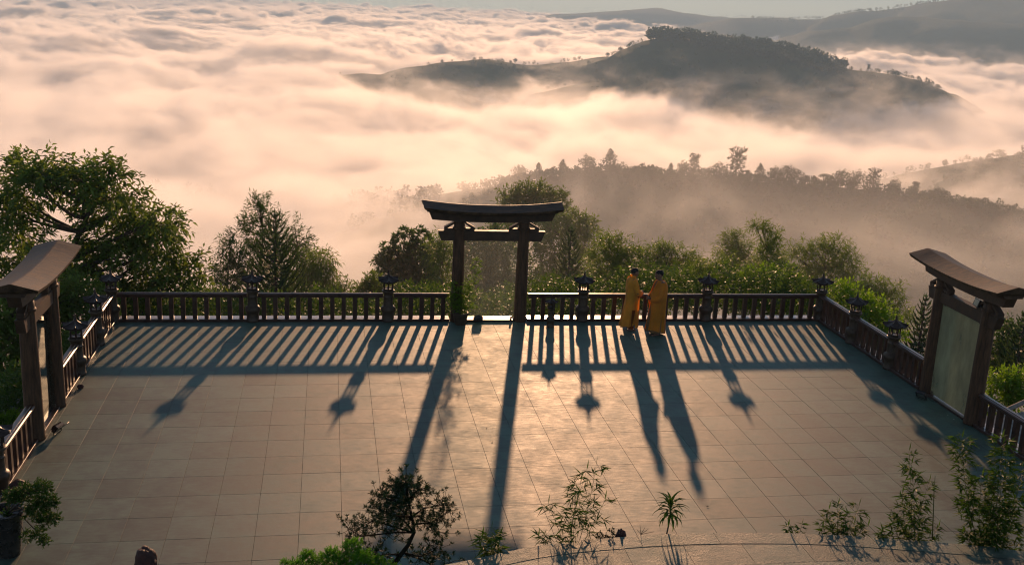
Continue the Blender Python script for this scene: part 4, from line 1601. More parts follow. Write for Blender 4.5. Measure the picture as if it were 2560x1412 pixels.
def robe_rings(prof, folds, seed, N=56, hem=None, rot=0.0):
    """prof: [(z, cx, cy, a, b, fold_amp)]"""
    rings = []
    ph = [seed * 1.7, seed * 0.9 + 1, seed * 2.3 + 2]
    for z, cx, cy, a, b, fa in prof:
        ring = []
        for i in range(N):
            th = 2 * math.pi * i / N
            f = 1 + 1.5 * fa * (0.55 * math.sin(folds[0] * th + ph[0] + z * 0.8) + 0.35 * math.sin(folds[1] * th + ph[1] - z * 1.6) + 0.25 * math.sin(folds[2] * th + ph[2] + z * 2.5))
            zz = z + (hem(th) * max(0, 1 - (z - prof[0][0]) / 0.45) if hem else 0)
            g = 0.93 + 0.09 * min(1, max(0, (z - 0.95) / 0.3))
            ring.append((cx + g * a * f * math.cos(th), cy + g * b * f * math.sin(th), zz))
        rings.append(ring)
    return rings


def sleeve(parent, pts, radii, mat, seed, name='sleeve'):
    rings = []
    for k, (p, r) in enumerate(zip(pts, radii)):
        p = Vector(p)
        t = (Vector(pts[min(k + 1, len(pts) - 1)]) - Vector(pts[max(k - 1, 0)])).normalized()
        u = Vector((0, 0, 1)).cross(t)
        u = u.normalized() if u.length > 0.1 else Vector((0, 1, 0))
        v = t.cross(u)
        ring = []
        for i in range(24):
            a = 2 * math.pi * i / 24
            f = 1 + 0.06 * math.sin(5 * a + seed + k) + 0.05 * math.sin(3 * a - k * 1.3)
            sag = 0.35 * r if (math.sin(a) < 0) else 0.0
            ring.append(tuple(p + (u * math.cos(a) + v * math.sin(a)) * r * f + Vector((0, 0, -1)) * max(0, -(v * math.sin(a)).z) * r * 0.5 * (k / len(pts))))
        rings.append(ring)
    return cloth(name, rings, mat, parent)


# left monk: faces right, long coat-like robe with a side slit
m1 = at_z(1573, 824, 0.0)
o = empty('person', (m1.x, m1.y, 0), R(8))
tag(o, 'monk on the left in a long yellow-orange robe, barefoot, hands joined, facing right', 'person')
body(o, 1.72, head_turn=R(4), head_nod=R(6), hands=((0.27, 0.02, 1.02), (0.275, -0.03, 1.045)))
hemf = lambda th: -0.03 * math.cos(th - 2.8) + 0.012 * math.sin(5 * th)
prof = [(0.13, -0.075, 0, 0.235, 0.21, 0.085), (0.30, -0.06, 0, 0.222, 0.205, 0.08), (0.50, -0.04, 0, 0.205, 0.20, 0.07), (0.72, -0.015, 0, 0.185, 0.20, 0.055), (0.92, 0.0, 0, 0.175, 0.205, 0.04), (1.05, 0.0, 0, 0.165, 0.205, 0.035), (1.20, -0.01, 0, 0.165, 0.205, 0.03),
        (1.33, -0.02, 0, 0.150, 0.205, 0.02), (1.40, -0.022, 0, 0.125, 0.185, 0.01), (1.435, -0.018, 0, 0.095, 0.13, 0.0), (1.462, -0.008, 0, 0.078, 0.085, 0.0), (1.485, -0.004, 0, 0.074, 0.078, 0.0)]
cloth('robe', robe_rings(prof, (7, 11, 4), 1, hem=hemf), 'robe_a', o)
# open side panel: the overlapping front skirt with its dark slit line and the back tail blowing out
pan = []
for k in range(9):
    z = 0.10 + 0.85 * k / 8
    w = 0.21 * (1 - 0.2 * k / 8)
    pan.append([(0.02 + 0.205 * math.cos(a) * (1.04 - 0.10 * k / 8), -0.012 - (0.215) * math.sin(a) * 1.02, z) for a in [R(20 + 62 * i / 9) for i in range(10)]])
cloth('front_panel', pan, 'robe_a', o, closed=False)
col = []
for z, r in ((1.45, 0.086), (1.485, 0.080), (1.52, 0.083)):
    col.append([(-0.004 + r * math.cos(a), r * 1.0 * math.sin(a), z + 0.012 * -math.cos(a)) for a in [R(28 + 304 * i / 22) for i in range(23)]])
cloth('collar', col, 'robe_a', o, closed=False)
for sg in (1, -1):
    sleeve(o, [(-0.02, 0.13 * sg, 1.40), (-0.015, 0.20 * sg, 1.34), (0.02, 0.235 * sg, 1.22), (0.05, 0.255 * sg, 1.11), (0.12, 0.19 * sg, 1.06), (0.185, 0.10 * sg, 1.04), (0.225, 0.06 * sg, 1.035)], [0.078, 0.088, 0.082, 0.082, 0.078, 0.076, 0.074], 'robe_a', 1 + sg)
for sg in (1, -1):
    MB().tube([(0.0, 0.095 * sg, 0.60), (0.0, 0.10 * sg, 0.30), (-0.005, 0.10 * sg, 0.07)], [0.10, 0.085, 0.07], 14, cap=False).build('trouser_leg', M['robe_dark'], o)

# right monk: faces left, wrapped shawl robe falling to the ground
m2 = at_z(1640, 836, 0.0)
o = empty('person', (m2.x, m2.y, 0), R(186))
tag(o, 'monk on the right in a brownish orange shawl trailing on the floor, facing left', 'person')
body(o, 1.78, head_turn=R(-4), head_nod=R(8), hands=((0.29, 0.03, 0.99), (0.295, -0.03, 1.01)))
hemf2 = lambda th: -0.05 * math.cos(th + 2.4) + 0.02 * math.sin(3 * th + 1)
k2 = 1.78 / 1.72
prof = [(0.06, 0.055, 0, 0.30, 0.25, 0.11), (0.22, 0.045, 0, 0.285, 0.24, 0.105), (0.45, 0.035, 0, 0.265, 0.235, 0.09), (0.70, 0.02, 0, 0.245, 0.235, 0.075), (0.92, 0.01, 0, 0.225, 0.24, 0.05), (1.08, 0.0, 0, 0.205, 0.24, 0.045), (1.24, -0.015, 0, 0.19, 0.24, 0.04),
        (1.36, -0.025, 0, 0.17, 0.23, 0.03), (1.44, -0.025, 0, 0.135, 0.20, 0.02), (1.485, -0.02, 0, 0.10, 0.14, 0.0), (1.505, -0.012, 0, 0.085, 0.10, 0.0)]
cloth('inner_robe', robe_rings([(z, cx, cy, a * 0.90, b * 0.90, f * 0.5) for z, cx, cy, a, b, f in prof], (6, 9, 4), 5, hem=hemf2), 'robe_c', o)
# outer shawl: open in front, hanging in deep folds over both arms, longer at the back corner
sh = []
for k, (z, cx, cy, a, b, fa) in enumerate(prof):
    ring = []
    g = 0.91 + 0.11 * min(1, max(0, (z - 0.95) / 0.3))
    n = 46
    a0 = R(30 - 22 * min(1, k / 6)); a1 = R(338 - 20 * (k < 3))
    for i in range(n + 1):
        th = a0 + (a1 - a0) * i / n
        f = 1.03 + fa * (0.8 * math.sin(8 * th + 2 + z) + 0.4 * math.sin(13 * th - z * 3))
        zz = z + (0.10 * max(0, 1 - z / 0.5) * (0.3 + math.cos(th - 0.6))) + (-0.045 * max(0, 1 - z / 0.3) * (1 if 3.4 < th < 4.6 else 0))
        arm = 0.06 * math.exp(-((z - 1.12) / 0.17) ** 2) * max(0, abs(math.sin(th))) ** 2
        fr = 0.10 * math.exp(-((z - 1.05) / 0.20) ** 2) * max(0, math.cos(th)) ** 2
        ring.append((cx + (g * a * f + fr) * math.cos(th), cy + (g * b * f + arm) * math.sin(th), max(0.008, zz)))
    sh.append(ring)
cloth('shawl', sh, 'robe_b', o, closed=False, thick=0.007)
# diagonal drape across the chest to the forearm
dr = []
for k in range(9):
    t = k / 8
    c = Vector((0.10, 0.17, 1.44)).lerp(Vector((0.21, -0.20, 0.92)), t) + Vector((0.085 * math.sin(math.pi * t), 0, 0))
    dr.append([tuple(c + Vector((0.012 * math.sin(i * 1.9), -0.02 * i * 0.2, -0.045 * i + 0.015 * math.sin(i + k)))) for i in range(6)])
cloth('drape', dr, 'robe_b', o, closed=False)
for sg in (1, -1):
    sleeve(o, [(-0.02, 0.15 * sg, 1.43), (-0.01, 0.21 * sg, 1.36), (0.03, 0.245 * sg, 1.22), (0.06, 0.26 * sg, 1.10), (0.13, 0.20 * sg, 1.04), (0.19, 0.12 * sg, 1.02), (0.225, 0.08 * sg, 1.015)], [0.084, 0.096, 0.090, 0.09, 0.088, 0.086, 0.084], 'robe_b', 4 + sg)


# ------------------------------------------------------------------ trees below and beyond the terrace
def ground_z(x, y):
    return float(terrain_z(np.array([x]), np.array([y]))[0])


def limb(T, a, b, r0, r1, sag=0.0, n=6, wob=0.08, seg=5):
    a, b = Vector(a), Vector(b)
    L = (b - a).length
    pts = []
    w = Vector((random.gauss(0, 1), random.gauss(0, 1), random.gauss(0, 1))) * L * wob
    for i in range(n + 1):
        t = i / n
        pts.append(a.lerp(b, t) + w * math.sin(math.pi * t) + Vector((0, 0, sag * L * math.sin(math.pi * t))))
    T.tube(pts, [r0 + (r1 - r0) * (i / n) for i in range(n + 1)], seg, cap=False)
    return pts


def lobe_tree(name, label, cat, trunk_px, dist, lobes, leaf, mat, sprig_len, m, counts=1.0, group=None, flat=0.8, droop=0.2, spread=0.9,
              trunk_r=0.16, rosette=False, fork=0.45, jit=0.35, up=0.35, shell=0.35, width=None, base_drop=0.0, holes=0.0):
    """trunk_px: (x, y) where the stem passes; lobes: (px, py, radius in px, depth offset m) placed at dist + offset."""
    d0 = at(trunk_px[0], trunk_px[1], dist)
    bz = ground_z(d0.x, d0.y) - 0.2
    base = Vector((d0.x, d0.y, bz))
    o = empty(name, base)
    tag(o, label, cat, group)
    T, F = MB(), Foliage()
    ppm = F_PX / (dist * 1.03)
    cs = [(at(lx, ly, dist + dd) - base, r / (F_PX / ((dist + dd) * 1.03))) for lx, ly, r, dd in lobes]
    top = max(c.z for c, r in cs)
    # trunk to a fork, then limbs
    fz = top * fork
    fk = Vector((random.gauss(0, 0.02) * top, random.gauss(0, 0.02) * top, fz))
    tr = limb(T, (0, 0, 0), fk, trunk_r, trunk_r * 0.62, n=6, wob=0.02, seg=8)
    ctop = Vector((sum(c.x for c, r in cs) / len(cs), sum(c.y for c, r in cs) / len(cs), top * 0.9))
    lead = limb(T, fk, ctop, trunk_r * 0.62, trunk_r * 0.15, n=6, wob=0.03, seg=6)
    P, A = [], []
    for c, r in cs:
        # leave the leader below the lobe
        best = min(tr + lead, key=lambda q: abs(q.z - (c.z - 0.55 * (Vector((q.x, q.y)) - Vector((c.x, c.y))).length)) + 0.0)
        lp = limb(T, best, c, max(0.02, trunk_r * 0.32), 0.012, sag=-0.05, n=6, wob=0.06)
        k = max(6, int(90 * counts * (r * ppm / 45.0) ** 1.7))
        ph = random.random() * 100
        for i in range(k):
            for _ in range(6):
                d = Vector((random.gauss(0, 1), random.gauss(0, 1), random.gauss(0, 1))).normalized()
                rr = random.random() ** shell
                q = Vector((d.x * r * rr, d.y * r * rr, d.z * r * rr * flat))
                p = c + q
                if holes <= 0 or mnoise.noise(p * (2.2 / max(r, 0.3)) + Vector((ph, 0, 0))) > -0.5 + holes:
                    break
            P.append(tuple(p))
            A.append(tuple(d + Vector((0, 0, up))))
            if i % 6 == 0:
                s0 = lp[random.randint(2, len(lp) - 1)]
                T.tube([s0, s0.lerp(p, 0.5) + Vector((0, 0, 0.02 * r)), p], [0.012, 0.008, 0.004], 3, cap=False)
    F.sprigs(np.array(P), np.array(A), sprig_len, m, leaf[0], leaf[1], spread=spread, jit=jit, droop=droop, rosette=rosette)
    T.build('trunk', M['bark'], o)
    F.build('crown', LEAF[mat], o)
    return o


# big broadleaf tree at the left
lobe_tree('broadleaf_tree', 'big spreading broad-leaved tree filling the left side beyond the left gate', 'tree', (150, 720), 36,
          [(20, 430, 34, 0), (60, 415, 30, 1), (100, 432, 32, -1), (140, 415, 24, 0), (150, 395, 12, 0), (30, 470, 45, 1), (90, 470, 45, -1), (150, 455, 40, 0.5), (195, 445, 36, -1), (240, 430, 34, 0), (278, 410, 20, 0), (285, 440, 32, 0),
           (215, 480, 42, 1), (265, 490, 40, -1), (310, 480, 26, 0), (330, 500, 20, 0), (10, 520, 45, 0), (55, 525, 30, 0), (220, 525, 30, 1), (280, 540, 40, 0), (325, 545, 35, 1), (360, 555, 36, 0), (400, 550, 34, -1), (430, 545, 18, 0), (440, 570, 16, 0),
           (375, 590, 40, 0), (330, 595, 36, 1), (405, 610, 34, 0), (425, 640, 24, 0), (20, 580, 42, 0.5), (70, 590, 32, -1), (240, 590, 34, 0), (280, 620, 40, 0), (335, 640, 40, -1), (385, 655, 34, 0.5), (230, 650, 40, 0), (180, 640, 30, 0), (15, 640, 45, 0),
           (60, 660, 40, 1), (120, 640, 35, 1), (150, 690, 40, 0.5), (220, 700, 40, -1), (290, 690, 42, 0), (350, 700, 40, 0), (400, 700, 34, -1), (440, 690, 26, 0), (470, 660, 20, 0), (490, 650, 14, 0), (505, 680, 20, 0), (520, 700, 14, 0), (460, 710, 30, 0), (10, 720, 50, 0), (70, 740, 45, 0), (330, 745, 35, 0)],
          (0.24, 0.085), 'broad', 0.55, 8, counts=0.72, flat=0.42, droop=0.32, spread=0.75, trunk_r=0.24, fork=0.62, holes=0.5, up=0.2)
lobe_tree('broadleaf_tree', 'lower broad-leaved tree behind the left side railing, under the big spreading tree', 'tree', (60, 900), 31,
          [(10, 780, 50, 0), (60, 800, 45, 1), (20, 850, 50, 0), (110, 770, 40, 1), (150, 740, 35, 1), (30, 900, 45, 0), (200, 730, 30, 2), (230, 760, 30, 1), (10, 950, 40, 0), (80, 860, 40, 0.5), (150, 800, 35, 1)],
          (0.20, 0.075), 'broad', 0.45, 8, counts=1.3, flat=0.8, droop=0.2, trunk_r=0.12)

# slender trees behind the far railing, left of the middle
lobe_tree('slender_tree', 'tall slender dark tree, highest one behind the far railing left of the middle gate', 'tree', (652, 740), 44,
          [(652, 500, 10, 0), (640, 515, 13, 0), (662, 520, 12, 0), (655, 540, 21, 0), (625, 545, 16, 0.5), (680, 545, 15, 0), (612, 575, 19, 0), (650, 575, 25, 0), (690, 575, 22, -0.5), (620, 610, 22, 0), (660, 615, 27, 0), (700, 610, 22, 0.5), (655, 650, 30, 0), (700, 650, 25, 0), (620, 655, 22, 0), (650, 700, 33, 0), (700, 700, 30, 0.5)],
          (0.21, 0.045), 'dark', 0.42, 10, counts=1.25, flat=1.15, droop=0.12, trunk_r=0.13, fork=0.7, holes=0.42, up=0.6)
lobe_tree('slender_tree', 'smaller narrow-leaved tree left of the tall slender one behind the far railing', 'tree', (580, 745), 43,
          [(572, 600, 10, 0), (578, 620, 16, 0), (560, 640, 16, 0), (590, 650, 21, 0), (560, 670, 21, 0), (605, 680, 22, 0), (570, 700, 27, 0), (540, 690, 10, 0), (600, 720, 27, 0), (560, 730, 22, 0)],
          (0.21, 0.045), 'dark', 0.42, 10, counts=1.6, flat=1.1, droop=0.15, trunk_r=0.10, fork=0.7, holes=0.2, up=0.5)
lobe_tree('slender_tree', 'narrow-leaved tree right of the araucaria, its top standing off to the right', 'tree', (745, 745), 44,
          [(762, 592, 9, 0), (755, 610, 13, 0), (735, 565, 9, 0), (730, 590, 14, 0), (745, 640, 19, 0), (762, 630, 10, 0), (725, 640, 19, 0), (750, 670, 22, 0), (720, 680, 22, 0), (745, 710, 24, 0)],
          (0.21, 0.045), 'dark', 0.42, 10, counts=1.5, flat=1.1, droop=0.15, trunk_r=0.09, fork=0.7, holes=0.2, up=0.5)
lobe_tree('drooping_tree', 'drooping light green bamboo-like tree right of the slender trees', 'tree', (800, 760), 42,
          [(800, 645, 22, 0), (780, 650, 22, 0.5), (815, 660, 20, 0), (822, 680, 14, 0), (790, 680, 30, 0), (765, 690, 26, 0), (810, 705, 22, 0), (780, 720, 30, 0), (845, 725, 20, 0), (870, 720, 14, 0), (820, 738, 24, 0)],
          (0.30, 0.05), 'bamboo', 0.5, 8, counts=1.5, flat=0.9, droop=0.6, trunk_r=0.07, holes=0.2, up=0.1)

# rounded trees left of the middle gate
lobe_tree('rosette_tree', 'large-leaved tree with two rounded tops just left of the middle gate', 'tree', (1030, 760), 47,
          [(1012, 600, 20, 0), (1005, 625, 24, 0), (1050, 598, 20, 0), (1055, 625, 26, 0), (1030, 650, 34, 0), (975, 632, 16, 0), (975, 650, 24, 0), (955, 665, 16, 0), (965, 680, 26, 0), (1000, 685, 40, 0), (1050, 680, 40, 0), (1080, 640, 22, 0), (1090, 670, 26, 0), (1030, 720, 50, 0), (1080, 720, 40, 0), (980, 720, 34, 0)],
          (0.22, 0.075), 'dark', 0.22, 9, counts=1.9, flat=1.0, droop=0.0, spread=0.9, rosette=True, trunk_r=0.13, up=0.6, holes=0.12)
lobe_tree('round_bush', 'low rounded bright bush showing above the railing left of the middle gate', 'bush', (930, 765), 40,
          [(930, 712, 20, 0), (915, 722, 16, 0), (945, 722, 20, 0), (930, 735, 26, 0), (905, 738, 14, 0)],
          (0.16, 0.06), 'broad', 0.3, 8, counts=2.4, trunk_r=0.06, droop=0.0)
lobe_tree('feathery_tree', 'feathery drooping tree directly left of the middle gate post', 'tree', (1105, 770), 45,
          [(1100, 605, 18, 0), (1090, 625, 20, 0), (1115, 620, 20, 0), (1100, 650, 28, 0), (1120, 660, 24, 0), (1110, 700, 30, 0)],
          (0.26, 0.04), 'bamboo', 0.45, 9, counts=1.7, droop=0.4, trunk_r=0.07, flat=1.0)

# trees behind and right of the middle gate
lobe_tree('tall_tree', 'tall tree whose flat leafy top shows above the middle gate roof', 'tree', (1330, 720), 66,
          [(1265, 495, 16, 0), (1285, 500, 22, 0), (1320, 490, 26, 0), (1315, 468, 12, 0), (1345, 480, 18, 0), (1350, 500, 24, 0), (1385, 498, 18, 0), (1400, 492, 12, 0), (1395, 520, 22, 0), (1330, 520, 40, 0), (1280, 530, 34, 0), (1390, 550, 34, 0), (1340, 570, 50, 0), (1280, 580, 44, 0)],
          (0.30, 0.10), 'broad', 0.5, 8, counts=1.8, flat=0.75, droop=0.1, trunk_r=0.2, holes=0.15, up=0.5)
lobe_tree('dense_tree', 'dense dark tree seen through the opening of the middle gate', 'tree', (1230, 790), 52,
          [(1180, 620, 40, 0), (1240, 610, 50, 0), (1200, 660, 55, 0), (1270, 660, 50, 0), (1170, 700, 50, 0), (1240, 710, 60, 0), (1290, 730, 50, 0), (1190, 760, 50, 0), (1250, 780, 50, 0), (1180, 800, 40, 0)],
          (0.22, 0.09), 'dark', 0.4, 8, counts=1.7, flat=0.9, trunk_r=0.2)
lobe_tree('tall_tree', 'hazy tall tree behind the small araucaria right of the middle gate', 'tree', (1410, 760), 62,
          [(1440, 548, 18, 0), (1460, 570, 26, 0), (1420, 560, 30, 0), (1385, 575, 34, 0), (1475, 560, 14, 0), (1440, 600, 40, 0), (1480, 610, 34, 0), (1380, 620, 40, 0), (1350, 650, 40, 0), (1430, 650, 45, 0), (1380, 690, 45, 0), (1470, 670, 40, 0), (1350, 720, 40, 0), (1420, 720, 45, 0)],
          (0.26, 0.09), 'bamboo', 0.45, 8, counts=1.45, flat=0.9, trunk_r=0.18, holes=0.1)


# bamboo groves
def bamboo_clump(label, px, dist, lobes, counts=1.6, group='bamboo clumps beyond the far railing', droop=0.28, leaf=(0.25, 0.038)):
    return lobe_tree('bamboo_clump', label, 'bamboo', px, dist, lobes, leaf, 'bamboo', 0.45, 9, counts=counts, group=group, flat=0.85, droop=droop, spread=0.65,
                     trunk_r=0.07, holes=0.18, up=0.55, jit=0.4)


bamboo_clump('green bamboo clump left of the taller monk, right of the small araucaria', (1540, 770), 44,
             [(1520, 605, 18, 0), (1545, 620, 24, 0), (1510, 630, 24, 0), (1570, 635, 22, 0), (1530, 650, 34, 0), (1580, 660, 30, 0), (1500, 670, 34, 0), (1550, 700, 45, 0), (1500, 720, 40, 0), (1590, 720, 34, 0)], 1.9)
bamboo_clump('bamboo clump directly behind the heads of the two monks', (1650, 775), 45,
             [(1655, 618, 12, 0), (1640, 635, 22, 0), (1680, 632, 20, 0), (1620, 655, 28, 0), (1665, 655, 30, 0), (1710, 650, 24, 0), (1640, 690, 40, 0), (1700, 690, 38, 0), (1740, 665, 24, 0), (1670, 720, 40, 0)], 1.9)
bamboo_clump('rounded dense bamboo clump standing higher, left of the arching shoot', (1850, 780), 52,
             [(1835, 598, 16, 0), (1820, 612, 22, 0), (1855, 612, 22, 0), (1835, 635, 30, 0), (1870, 640, 20, 0), (1810, 650, 20, 0), (1840, 665, 34, 0), (1880, 680, 30, 0)], 2.2)
bamboo_clump('bamboo clump with one tall arching shoot curling left at its top', (1920, 780), 48,
             [(1890, 566, 9, 0), (1902, 568, 10, 0), (1913, 575, 10, 0), (1920, 590, 12, 0), (1942, 586, 8, 0), (1924, 608, 14, 0), (1928, 628, 18, 0), (1920, 650, 26, 0), (1940, 668, 26, 0), (1900, 680, 26, 0), (1925, 700, 34, 0)], 2.6)
bamboo_clump('wide pale bamboo clump behind the far right part of the far railing', (2060, 780), 50,
             [(1985, 632, 16, 0), (2010, 620, 16, 0), (2040, 632, 22, 0), (2075, 615, 20, 0), (2100, 625, 22, 0), (2125, 645, 18, 0), (2060, 650, 32, 0), (2110, 660, 28, 0), (2010, 655, 30, 0), (2135, 680, 22, 0), (2080, 690, 36, 0), (2030, 695, 34, 0), (2130, 705, 26, 0), (1980, 700, 34, 0)], 1.9)
bamboo_clump('bamboo clump beyond the far right corner lantern', (2200, 830), 46,
             [(2170, 712, 16, 0), (2190, 722, 16, 0), (2215, 725, 18, 0), (2240, 722, 10, 0), (2180, 745, 26, 0), (2225, 755, 26, 0), (2155, 740, 22, 0), (2245, 780, 20, 0), (2200, 780, 34, 0), (2160, 775, 30, 0), (2260, 810, 22, 0)], 1.9)
bamboo_clump('low bamboo behind the railing between the monks and the next lantern', (1760, 790), 40,
             [(1740, 690, 26, 0), (1780, 680, 24, 0), (1800, 700, 28, 0), (1760, 720, 30, 0), (1820, 660, 20, 0), (1830, 720, 26, 0)], 1.7, leaf=(0.22, 0.034))
lobe_tree('bright_bush', 'bright green leafy bush behind the railing right of the next lantern after the monks', 'bush', (1900, 800), 37,
          [(1850, 715, 22, 0), (1880, 705, 24, 0), (1910, 698, 26, 0), (1940, 710, 24, 0), (1960, 690, 20, 0), (1890, 735, 30, 0), (1940, 740, 30, 0), (1975, 720, 22, 0), (1900, 770, 34, 0), (1960, 775, 30, 0)],
          (0.14, 0.06), 'fresh', 0.3, 8, counts=2.1, droop=0.0, trunk_r=0.07)
lobe_tree('bright_bush', 'bright green leafy bush between the two lantern posts of the right side railing', 'bush', (2180, 880), 36,
          [(2090, 735, 22, 0), (2120, 730, 18, 0), (2180, 770, 26, 0), (2150, 760, 26, 0), (2210, 800, 26, 0), (2120, 770, 30, 0), (2170, 810, 34, 0), (2235, 835, 24, 0), (2200, 850, 30, 0)],
          (0.14, 0.06), 'fresh', 0.3, 8, counts=1.9, droop=0.0, trunk_r=0.07)
lobe_tree('round_bush', 'yellow-green bush outside the right gate, seen past its near post', 'bush', (2520, 1000), 34,
          [(2500, 955, 26, 0), (2530, 945, 26, 0), (2555, 960, 26, 0), (2520, 980, 30, 0), (2550, 1000, 28, 0), (2500, 1000, 24, 0)],
          (0.13, 0.06), 'fresh', 0.28, 8, counts=2.0, droop=0.0, trunk_r=0.06)
lobe_tree('tall_tree', 'hazy dark tree behind the near post of the right gate', 'tree', (2540, 950), 44,
          [(2520, 850, 34, 0), (2550, 830, 34, 0), (2540, 880, 40, 0), (2510, 900, 34, 0), (2555, 920, 34, 0), (2490, 870, 20, 0), (2500, 930, 30, 0)],
          (0.2, 0.08), 'dark', 0.4, 8, counts=1.6, trunk_r=0.12)
lobe_tree('round_bush', 'small clipped green bush outside the left railing, near the near lantern post', 'bush', (20, 1075), 26,
          [(10, 1055, 22, 0), (35, 1050, 22, 0), (25, 1070, 28, 0), (0, 1075, 26, 0)],
          (0.05, 0.03), 'fresh', 0.12, 8, counts=6.0, droop=0.0, trunk_r=0.04)


def araucaria(label, px, py_top, py_base, dist, wpx, tiers, seed, group='araucaria trees around the terrace'):
    """Tiered conifer: upswept plumes in regular whorls."""
    rs = random.Random(seed)
    p0 = at(px, py_base, dist)
    bz = ground_z(p0.x, p0.y) - 0.2
    base = Vector((p0.x, p0.y, min(bz, p0.z - 0.5)))
    top = at(px, py_top, dist) - base
    H = top.z
    vis = p0.z - base.z
    o = empty('araucaria', base)
    tag(o, label, 'tree', group)
    T, F = MB(), Foliage()
    T.tube([(0, 0, 0), (0, 0, H * 0.5), (0, 0, H)], [0.11, 0.07, 0.012], 7)
    W = wpx / (F_PX / (dist * 1.03)) / 2
    P, D, L, Wd = [], [], [], []
    for k in range(tiers):
        t = (k + 0.3) / tiers                     # 0 top
        z = H - (H - vis) * t ** 1.08 - 0.1
        ln = W * (0.10 + 0.95 * t ** 0.75) * rs.uniform(0.9, 1.08)
        nb = 5 + (k > 3)
        a0 = rs.random() * 6.28
        for j in range(nb):
            a = a0 + 2 * math.pi * j / nb + rs.gauss(0, 0.08)
            out = Vector((math.cos(a), math.sin(a), 0))
            sd = Vector((-math.sin(a), math.cos(a), 0))
            pts = []
            for i in range(7):
                u = i / 6
                pts.append(Vector((0, 0, z)) + out * ln * u + Vector((0, 0, ln * (0.55 * u ** 2.0 - 0.22 * math.sin(u * math.pi)))))
            T.tube(pts, [0.022, 0.02, 0.017, 0.014, 0.011, 0.008, 0.005], 4, cap=False)
            ns = max(8, int(ln * 30))
            for i in range(ns):
                u = 0.12 + 0.88 * (i + rs.random()) / ns
                q = u * 6
                i0 = min(5, int(q))
                p = pts[i0].lerp(pts[i0 + 1], q - i0)
                fw_ = (pts[i0 + 1] - pts[i0]).normalized()
                sgn = 1 if i % 2 else -1
                dd = fw_ * 0.75 + sd * sgn * 0.75 + Vector((0, 0, 0.35))
                P.append(tuple(p)); D.append(tuple(dd)); L.append(ln * 0.26 * math.sin(math.pi * min(1, 0.22 + 0.8 * u)) + 0.05); Wd.append(0.045)
                P.append(tuple(p)); D.append(tuple(fw_ + Vector((rs.gauss(0, .2), rs.gauss(0, .2), 0.35)))); L.append(0.10 + 0.06 * ln); Wd.append(0.05)
    F.leaves(np.array(P), np.array(D), np.array(L), np.array(Wd), wid=0.3, droop=-0.12)
    F.leaves(np.array([[0, 0, H - 0.05]] * 5), np.array([[0, 0, 1], [.6, 0, .6], [-.6, 0, .6], [0, .6, .6], [0, -.6, .6]]), 0.22, 0.05)
    T.build('trunk', M['bark'], o)
    F.build('branches', LEAF['needle'], o)
    return o


araucaria('big araucaria with upswept tiers behind the far railing, right of the tall slender tree', 690, 530, 770, 37, 175, 17, 1)
araucaria('hazy araucaria with a fine pointed top right of the middle gate', 1416, 570, 770, 46, 110, 17, 2)
araucaria('araucaria standing clear in the mist left of the right gate', 2292, 738, 900, 41, 95, 13, 3)
araucaria('araucaria top half hidden behind the near post of the right gate', 2540, 775, 930, 36, 110, 11, 4)

# mass of leaves on the slope right below the railing
def slope_growth():
    F = Foliage()
    P = []
    for k in range(60000):
        px = random.uniform(-60, 2640)
        d = random.uniform(33, 62)
        t = random.random() ** 1.3
        py = 748 - 72 * max(0, 1 - abs(px - 1740) / 430) ** 0.5 - 28 * max(0, 1 - abs(px - 1040) / 110) ** 0.5 + 34 * mnoise.noise(Vector((px * 0.009, d * 0.12, 0))) + 30 * mnoise.noise(Vector((px * 0.028, d * 0.25, 5))) + 12 * mnoise.noise(Vector((px * 0.09, d * 0.5, 9))) + t * 85 - (d - 45) * 0.3
        if px < 300:
            py += (300 - px) * 0.75
            d = random.uniform(26, 50)
        if px > 2050:
            py += (px - 2050) * 0.72
            d = random.uniform(33, 60)
        p = at(px, py, d)
        if (-4.2 < p.x < 17.6 and p.y < 10.4) or p.y < -4:
            continue
        if mnoise.noise(Vector((p.x * 0.5, p.y * 0.5, p.z * 0.7))) < -0.22:
            continue
        P.append(tuple(p))
    P = np.array(P)
    A = rng.normal(size=P.shape) + np.array([0, 0, 0.8])
    F.sprigs(P, A, 0.34, 6, 0.17, 0.06, spread=0.85, jit=0.4, droop=0.1)
    o = F.build('undergrowth', LEAF['under'])
    tag(o, 'tangled leafy growth covering the slope just below the terrace railing', 'undergrowth', kind='stuff')


slope_growth()

# ---- things outside the side railings
for (x0, y0, z0, lab) in ((12, 1018, -2.2, 'grey stone block outside the left railing, the one cut by the picture edge'), (42, 1005, -2.2, 'grey stone block outside the left railing, beside the left gate post')):
    p = at_z(x0, y0, z0)
    bl = MB().box((-0.28, -0.28, -2.6), (0.28, 0.28, 0.0), 0.02).build('stone_block', M['stone'])
    bl.location = p
    bl.rotation_euler = (0, 0, 0.25)
    tag(bl, lab, 'block', 'grey stone blocks outside the left railing')
p = at_z(2590, 1120, -2.5)
o = empty('pavilion_roof', p)
tag(o, 'pale ribbed roof with a raised rim just outside the right side railing', 'roof')
rings = []
for i in range(41):
    u = i / 40
    xx = -1.6 + 3.6 * u
    zz = 0.55 * (u - 0.35) ** 2 * 2.0 + 0.022 * (i % 2)
    rings.append([(xx, -1.7, zz - 0.1), (xx, 1.7, zz + 0.25), (xx, 1.7, zz + 0.22), (xx, -1.7, zz - 0.13)])
MB().loft(rings).build('roof_sheet', M['tin'], o)
MB().tube([(-1.65, 1.75, 0.55), (0.2, 1.78, 0.36), (2.0, 1.75, 1.2)], 0.07, 8).build('rim', M['wall'], o)
MB().box((-1.2, -1.2, -4.0), (1.6, 1.2, -0.16)).build('wall', M['wall'], o)

